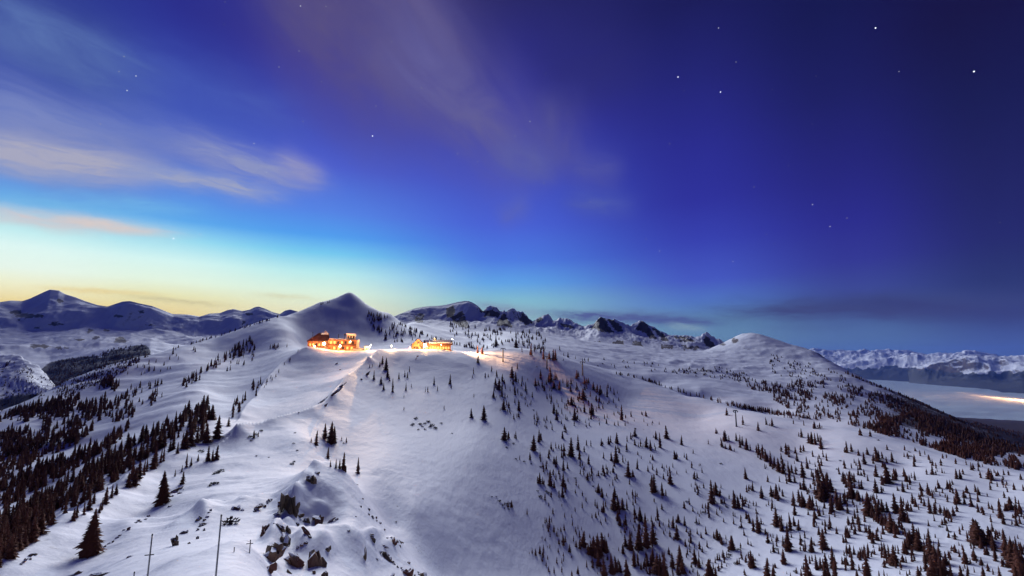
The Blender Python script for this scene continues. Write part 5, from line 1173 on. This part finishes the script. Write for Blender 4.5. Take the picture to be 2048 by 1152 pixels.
def window(parent, x0, x1, z0, z1, y, lit=True, bars=1):
    """window on a wall that faces the viewer (-y): frame, pane and sill"""
    t = .12
    f = part('window', [box(x0 - t, x1 + t, y - .10, y + .05, z1, z1 + t), box(x0 - t, x1 + t, y - .10, y + .05, z0 - t, z0), box(x0 - t, x0, y - .10, y + .05, z0, z1), box(x1, x1 + t, y - .10, y + .05, z0, z1)] +
             [box(x0 + (x1 - x0) * (k + 1) / (bars + 1) - .05, x0 + (x1 - x0) * (k + 1) / (bars + 1) + .05, y - .08, y + .03, z0, z1) for k in range(bars)], M_woodd, parent)
    part('pane', box(x0, x1, y - .03, y + .02, z0, z1), M_glow if lit else M_glass, f)
    part('sill', box(x0 - .2, x1 + .2, y - .26, y - .10, z0 - t - .08, z0 - t), M_plaster, f)
def lamp(name, parent, pos, color, watts, bulb, r=.28, spot=None, rad=.25):
    part('bulb', tube((pos[0], pos[1], pos[2] - r), (pos[0], pos[1], pos[2] + r), r, r * .8, 10), bulb, parent, True)
    ld = bpy.data.lights.new(name, 'SPOT' if spot else 'POINT'); ld.energy = watts; ld.color = color; ld.shadow_soft_size = rad
    lo = bpy.data.objects.new(name, ld); COL.objects.link(lo); lo.parent = parent
    if spot:
        ld.spot_size = math.radians(spot[1]); ld.spot_blend = .8
        d = Vector(spot[0]); lo.rotation_euler = (-d).to_track_quat('Z', 'Y').to_euler()
        lo.location = Vector(pos) + d.normalized() * (r * 2.5)
    else: lo.location = (pos[0], pos[1] - r * 2.2, pos[2])

# -- the mountain hut on the left of the plateau
a_, t_ = at_dir(665, 702); ph = 556 * KR
hut_r = 572 * KR
hx, hy = hut_r * math.sin(float(a_)), hut_r * math.cos(float(a_)); hz_ = hut_r * float(t_)
K = hut_r / FPX * 1.02           # metres per pixel of the photograph at the hut
hut = link('mountain_hut', None, loc=(hx, hy, hz_), rot=(0, 0, -float(a_)))
tag(hut, 'floodlit mountain hut with dark pitched roof and flat-roofed wing on the snow plateau', 'mountain hut')
part('foundation', [box(-43 * K, 45 * K, 0.2, 13, -5, .4), box(-43 * K, -8 * K, 0.1, 12, .4, 6 * K)], M_conc, hut)
part('main_wall', box(-42 * K, -8 * K, 0, 12, 6 * K, 17 * K), M_wood, hut)
rf = part('roof', prism_roof(-42 * K, -7 * K, 0, 12, 17 * K, 32 * K, (-25 * K, -8 * K), .9), M_roofd, hut)
part('roof_snow', prism_roof(-22 * K, -9 * K, 4.2, 7.8, 27.6 * K, 33.0 * K, (-20 * K, -9 * K), .1, .3), M_snowcap, rf)
part('chimney', box(-15 * K, -12 * K, 6.5, 8, 25 * K, 36 * K), M_plaster, rf)
part('wing', box(-8 * K, 40 * K, -1.5, 11, 0, 19.5 * K), M_wood, hut)
part('wing_roof', box(-8.4 * K, 41 * K, -2.3, 11.6, 19.5 * K, 20.7 * K), M_woodd, hut)
part('wing_roof_snow', box(-7 * K, 23 * K, -1.6, 11, 20.7 * K, 22.0 * K), M_snowcap, hut)
part('floor_beam', box(-8 * K, 40 * K, -1.72, -1.5, 10.6 * K, 12.4 * K), M_woodd, hut)
part('upper_storey', box(23 * K, 38.5 * K, 1, 9, 20.7 * K, 31 * K), M_plaster, hut)
part('upper_roof', box(22 * K, 39.5 * K, .4, 9.6, 31 * K, 32 * K), M_snowcap, hut)
part('stair_tower', box(40.2 * K, 45.5 * K, -1, 6, 0, 21 * K), M_plaster, hut)
part('balcony', [box(-7 * K, 39 * K, -3.2, -1.72, 10.2 * K, 10.7 * K), box(-7 * K, 39 * K, -3.25, -3.15, 12.6 * K, 12.9 * K)] + [box(x * K, x * K + .12, -3.24, -3.12, 10.7 * K, 12.6 * K) for x in range(-7, 40, 4)], M_woodd, hut)
for k in range(6): window(hut, (-39 + k * 5) * K, (-36.2 + k * 5) * K, 9 * K, 13.5 * K, 0, k % 3 != 2)
for k in range(7): window(hut, (-5 + k * 6.2) * K, (-1.8 + k * 6.2) * K, 13.2 * K, 17.6 * K, -1.5, k in (0, 1, 3, 5))
for k in range(5): window(hut, (1 + k * 7.4) * K, (4.4 + k * 7.4) * K, 3 * K, 7.8 * K, -1.5, k != 2)
for k in range(3): window(hut, (24.4 + k * 4.6) * K, (27.2 + k * 4.6) * K, 23 * K, 28 * K, 1, False)
dr = part('door', box(-6.5 * K, -3.5 * K, -1.58, -1.48, .3, 6.5 * K), M_woodd, hut)
part('handle', box(-4.2 * K, -3.9 * K, -1.66, -1.58, 3 * K, 3.4 * K), M_metal, dr)
part('stove_pipe', tube((9 * K, 4, 20 * K), (9 * K, 4, 31 * K), .3), M_dark, hut, True)
part('roof_vent', [tube((20 * K, 5, 21 * K), (20 * K, 5, 30 * K), .35), box(18.6 * K, 21.4 * K, 4.3, 5.7, 29 * K, 32 * K)], M_dark, hut)

def at_hut(px, py, r=None):
    a, t = at_dir(px, py); r = r or hut_r; return Vector((r * math.sin(float(a)), r * math.cos(float(a)), r * float(t)))
def lamp_thing(name, px, pytop, rr, label, color, watts, bulb, pole_px=12, r=.28, spot=None, group='lamps outside the buildings'):
    top = at_hut(px, pytop, rr * KR); g = ground(top.x, top.y); H = top.z - g
    a = math.atan2(top.x, top.y)
    root = link(name, None, loc=(top.x, top.y, g), rot=(0, 0, -a))
    part('post', tube((0, .5, -.6), (0, .5, max(H, .8)), .09, .06), M_dark, root, True)
    part('bracket', tube((0, .5, max(H, .8) - .1), (0, 0, max(H, .8) - .05), .05), M_dark, root, True)
    lamp('light', root, (0, 0, max(H, .8)), color, watts, bulb, r, spot)
    tag(root, label, 'lamp', group)
WARM = (1.0, .30, .06); AMB = (1.0, .44, .13); CREAM = (1.0, .56, .22)
lamp_thing('floodlight', 648, 687, 558, 'bright orange floodlight before the gable part of the left hut', WARM, 6500, M_bulb, r=.85)
lamp_thing('floodlight', 680, 692, 556, 'orange floodlight before the flat wing of the left hut', WARM, 7000, M_bulb, r=.6)
lamp_thing('floodlight', 629, 692, 558, 'small lamp at the left corner of the left hut', WARM, 2400, M_bulb, r=.2)
lamp_thing('floodlight', 701, 684, 556, 'lamp on the pale stair tower side of the left hut', AMB, 3200, M_bulb, r=.25)
# flagpole
fp = at_hut(624, 690, 556 * KR); g0 = ground(fp.x, fp.y)
root = link('flagpole', None, loc=(fp.x, fp.y, g0), rot=(0, 0, -float(a_)))
part('pole', tube((0, 0, -.5), (0, 0, fp.z - g0 + 21 * K), .22, .12), M_dark, root, True)
part('finial', tube((0, 0, fp.z - g0 + 21 * K), (0, 0, fp.z - g0 + 22.4 * K), .3, .1), M_dark, root, True)
tag(root, 'dark slim flagpole at the left end of the mountain hut', 'flagpole')
# low terrace wall and white shed right of the hut
tw = at_hut(718, 703, 552 * KR); g0 = ground(tw.x, tw.y)
root = link('terrace_wall', None, loc=(tw.x, tw.y, g0), rot=(0, 0, -float(a_)))
part('wall', box(-10 * K, 11 * K, 0, .6, -1.5, 4.2 * K), M_plaster, root)
part('coping', box(-10.4 * K, 11.4 * K, -.15, .75, 4.2 * K, 5 * K), M_woodd, root)
part('railing', [box(-10 * K, 11 * K, .2, .3, 7.4 * K, 7.8 * K)] + [box(x * K, x * K + .1, .2, .3, 5 * K, 7.4 * K) for x in range(-10, 12, 3)], M_wood, root)
tag(root, 'low lit terrace wall with railing between the hut and the white shed', 'wall')
sh = at_hut(733, 702, 550 * KR); g0 = ground(sh.x, sh.y)
root = link('shed', None, loc=(sh.x, sh.y, g0), rot=(0, 0, -float(a_)))
part('wall', box(-3.2 * K, 3.2 * K, 0, 3.5, -1, 6.6 * K), M_plaster, root)
part('roof', prism_roof(-3.2 * K, 3.2 * K, 0, 3.5, 6.6 * K, 8.4 * K, None, .3, .2), M_snowcap, root)
d2 = part('door', box(-1.2 * K, .8 * K, -.06, .02, .1, 4.8 * K), M_wood, root)
part('handle', box(.4 * K, .55 * K, -.12, -.06, 2.2 * K, 2.6 * K), M_metal, d2)
tag(root, 'small pale shed glowing in the light beside the terrace wall', 'shed')
lamp_thing('floodlight', 739, 694, 546, 'cream lamp beside the small pale shed', CREAM, 3500, M_bulb, r=.25)
lamp_thing('floodlight', 783, 692, 546, 'lamp on the snowy saddle between the two buildings', CREAM, 6000, M_bulb, r=.16)

lamp_thing('floodlight', 742, 690, 543, 'added slim lamp aimed down the narrow snow ridge, right of the shed', CREAM, 260000, M_bulb, r=.12, spot=((-.10, -1.0, -.115), 22))  # spot added to warm the ridge crest; no lamp is known here

# -- the long chalet on the right
a2, t2 = at_dir(862, 700.5); ch_r = 574 * KR
ch = link('chalet', None, loc=(ch_r * math.sin(float(a2)), ch_r * math.cos(float(a2)), ch_r * float(t2)), rot=(0, 0, -float(a2) + math.radians(5)))
tag(ch, 'long low chalet with snowy roof and a lit front, right of the saddle', 'chalet')
part('foundation', box(-38 * K, 40 * K, .2, 13, -5, .5), M_conc, ch)
part('gable_wall', box(-36 * K, -12.2 * K, .5, 11, 0, 11 * K), M_wood, ch)
V_ = [(-36 * K, .5, 11 * K), (-12.2 * K, .5, 11 * K), (-24 * K, .5, 21 * K), (-36 * K, 11, 11 * K), (-12.2 * K, 11, 11 * K), (-24 * K, 11, 21 * K)]
part('gable', (np.array(V_), np.array([(0, 1, 2), (4, 3, 5), (0, 3, 4), (0, 4, 1)])), M_wood, ch)
gr_ = []
for sx in (-1, 1):
    e = -24 * K + sx * 14.2 * K
    q = [(e, -.6, 9.2 * K), (e, 11.8, 9.2 * K), (-24 * K, 11.8, 21.2 * K), (-24 * K, -.6, 21.2 * K)]
    Vq = q + [(a, b, c + .45) for a, b, c in q]
    gr_.append((np.array(Vq), np.array([(0, 1, 2), (0, 2, 3), (4, 6, 5), (4, 7, 6), (0, 4, 5), (0, 5, 1), (1, 5, 6), (1, 6, 2), (2, 6, 7), (2, 7, 3), (3, 7, 4), (3, 4, 0)])))
part('gable_roof', gr_, M_roofd, ch)
part('hall_wall', box(-12 * K, 38 * K, 0, 11, 0, 10 * K), M_wood, ch)
fas = part('hall_roof', [box(-12 * K, 41 * K, -1.6, 1.0, 10 * K, 13.4 * K)] + [prism_roof(-12 * K, 40 * K, -.6, 12, 11.5 * K, 19 * K, None, .8, .3)], M_woodd, ch)
part('roof_snow', prism_roof(-11 * K, 38 * K, .8, 11, 14.8 * K, 19.6 * K, None, .2, .5), M_snowcap, fas)
part('roof_snow', box(-4 * K, 40 * K, -1.5, .8, 13.4 * K, 14.8 * K), M_snowcap, fas)
part('chimney', box(6 * K, 8.6 * K, 5, 6.4, 16 * K, 24 * K), M_plaster, fas)
for k in range(9): window(ch, (-9 + k * 5.1) * K, (-5.6 + k * 5.1) * K, 2.4 * K, 7.0 * K, 0, True, 1)
for k in range(4): window(ch, (-33 + k * 5.2) * K, (-29.8 + k * 5.2) * K, 2.2 * K, 6.4 * K, .5, k == 2)
window(ch, -26 * K, -22 * K, 12.4 * K, 16 * K, .5, False)
d3 = part('door', box(-13.6 * K + .3, -12.4 * K + .3, -.12, -.02, .2, 6.8 * K), M_woodd, ch)
part('handle', box(-13.2 * K + .3, -13.0 * K + .3, -.18, -.12, 3 * K, 3.4 * K), M_metal, d3)
part('terrace', box(-12 * K, 39 * K, -4.5, -.05, -1.4, .3), M_wood, ch)
part('terrace_railing', [box(-12 * K, 39 * K, -4.55, -4.45, 2.0 * K, 2.3 * K)] + [box(x * K, x * K + .1, -4.55, -4.45, .3, 2.0 * K) for x in range(-12, 39, 3)], M_woodd, ch)
lamp_thing('floodlight', 850, 690.5, 561, 'dazzling yellow floodlight on the front corner of the long chalet', (1.0, .52, .16), 22000, M_bulb, r=1.15)
lamp_thing('floodlight', 820, 695.5, 556, 'red lamp at the left end of the long chalet', (1.0, .12, .06), 1600, M_bulbr, r=.42)
lamp_thing('floodlight', 882, 689.5, 563, 'lamp lighting the window front of the long chalet', AMB, 2600, M_bulb, r=.16)
lamp_thing('floodlight', 905, 678, 566, 'added mast lamp at the right end of the chalet, lighting the piste', (1.0, .54, .24), 260000, M_bulb, r=.2, spot=((1.0, -.32, -.13), 95))  # mast and spot are added to carry warm light along the piste

# red snow gun on the slope under the terrace
sg = hit(832, 718); D = sg[3]; k = D / FPX
root = link('snow_gun', None, loc=sg[:3], rot=(.1, .45, 0))
M_red = plain('red_paint', (.38, .05, .035), .5, .4)
part('mast', tube((0, 0, -.5), (0, 0, 5.5 * k), .45 * k, .35 * k), M_red, root, True)
part('nozzle_head', tube((-1.2 * k, 0, 5.2 * k), (1.6 * k, -.4 * k, 7.4 * k), .9 * k, 1.3 * k), M_red, root, True)
for s in (-1, 0, 1): part('leg', tube((0, 0, 1.6 * k), (1.6 * k * math.sin(s * 2.1), 1.6 * k * math.cos(s * 2.1), -.2), .2 * k), M_dark, root, True)
tag(root, 'small red upright device on the snow slope below the terrace lamp', 'snow gun')

# ------------------------------------------------------------------ town lights under the fog far down on the right
for px, py, w, r in ((1925, 790, 1.5e5, 30), (1950, 793.5, 3e5, 30), (1972, 796.5, 6e5, 30), (1992, 799, 1.1e6, 30), (2010, 801.5, 1.8e6, 30), (2028, 804, 2.6e6, 30), (2046, 806, 3e6, 30), (2070, 809, 3e6, 30), (2110, 813, 3e6, 30)):
    a, t = at_dir(px, py); rr0 = (FOGZ - 30) / float(t)
    ld = bpy.data.lights.new('town_light', 'POINT'); ld.energy = w; ld.color = (1.0, .50, .20); ld.shadow_soft_size = r
    lo = bpy.data.objects.new('town_light', ld); COL.objects.link(lo)
    lo.location = (rr0 * math.sin(float(a)), rr0 * math.cos(float(a)), FOGZ - 62)

# ------------------------------------------------------------------ stars
STARS = [(601, 12, 2), (652, 13, 1), (598, 102, 1), (558, 134, 1), (248, 113, 1), (272, 152, 2), (254, 181, 2), (238, 143, 1), (745, 272, 3), (508, 287, 2), (533, 345, 2), (915, 307, 2), (955, 323, 2), (347, 477, 3), (401, 469, 2), (783, 83, 1), (643, 163, 1), (752, 212, 1), (201, 248, 1),
         (1060, 243, 2), (1030, 272, 1), (1088, 366, 1), (1180, 404, 1), (1356, 154, 3), (1441, 184, 3), (1751, 56, 3), (1948, 143, 3), (1798, 143, 1), (1437, 56, 2), (1472, 124, 1), (1339, 287, 2), (1319, 502, 2), (1292, 478, 1), (1466, 523, 2), (1625, 409, 2), (1660, 453, 2), (1577, 331, 1), (1533, 469, 1), (1694, 436, 1),
         (1545, 179, 0), (1632, 152, 0), (1102, 588, 1), (1037, 514, 1), (1080, 532, 1), (878, 437, 0), (1508, 374, 1), (1315, 487, 0), (1549, 488, 0), (1624, 248, 0), (1091, 148, 0), (449, 49, 0), (606, 243, 1), (843, 176, 1), (700, 327, 0), (942, 177, 0), (450, 4, 0), (2000, 445, 0), (1368, 181, 0)]
SPLACE = [(250, 150, 'at the upper left'), (600, 60, 'near the top left of centre'), (600, 170, 'below the two topmost left ones'), (520, 310, 'in the left cloud streaks'), (370, 475, 'low in the bright left sky'), (760, 250, 'left of the purple cloud'), (930, 310, 'at the lower end of the purple cloud'), (1050, 260, 'inside the cloud hook'), (1100, 380, 'under the cloud hook'), (1070, 540, 'above the crags'),
          (1400, 170, 'in the upper middle right sky'), (1440, 80, 'near the top right of centre'), (1800, 130, 'in the dark upper right'), (1340, 290, 'alone in the blue middle'), (1310, 490, 'low in the middle right sky'), (1480, 520, 'low above the rounded hill'), (1640, 440, 'at mid height on the right'), (1560, 340, 'in the right middle sky'), (1600, 170, 'between the bright right ones'), (780, 80, 'near the top of the purple cloud'), (2000, 445, 'far right')]
M_star = [plain('starlight_%s' % n, (0, 0, 0), 1, 0, (.80, .86, 1.0), e) for n, e in (('dimmest', .10), ('dim', .17), ('clear', .32), ('bright', .7))]
stl = ordinal_labels([(x, y, b) for x, y, b in STARS], 'star', SPLACE)
def star_mesh(b):
    bm = bmesh.new(); bmesh.ops.create_icosphere(bm, subdivisions=1, radius=1.0); me = bpy.data.meshes.new('star'); bm.to_mesh(me); bm.free(); me.materials.append(M_star[b]); return me
SM = [star_mesh(b) for b in range(4)]
for i, (x, y, b) in enumerate(STARS):
    a, t = at_dir(x, y); a, t = float(a), float(t); d = 140000.0; c = math.cos(math.atan(t)) * d
    s = (.6, .7, .8, .98)[b] * d / FPX
    lab = stl[i][0].replace('lone dark', 'lone').replace('dark star', 'small star').replace('two dark', 'two small').replace('tallest', 'brightest').replace('tall star', 'clear star').replace('short star', 'faint star')
    tag(link('star', SM[b], loc=(c * math.sin(a), c * math.cos(a), c * t), scale=(s, s, s)), lab, 'star', 'stars in the evening sky')
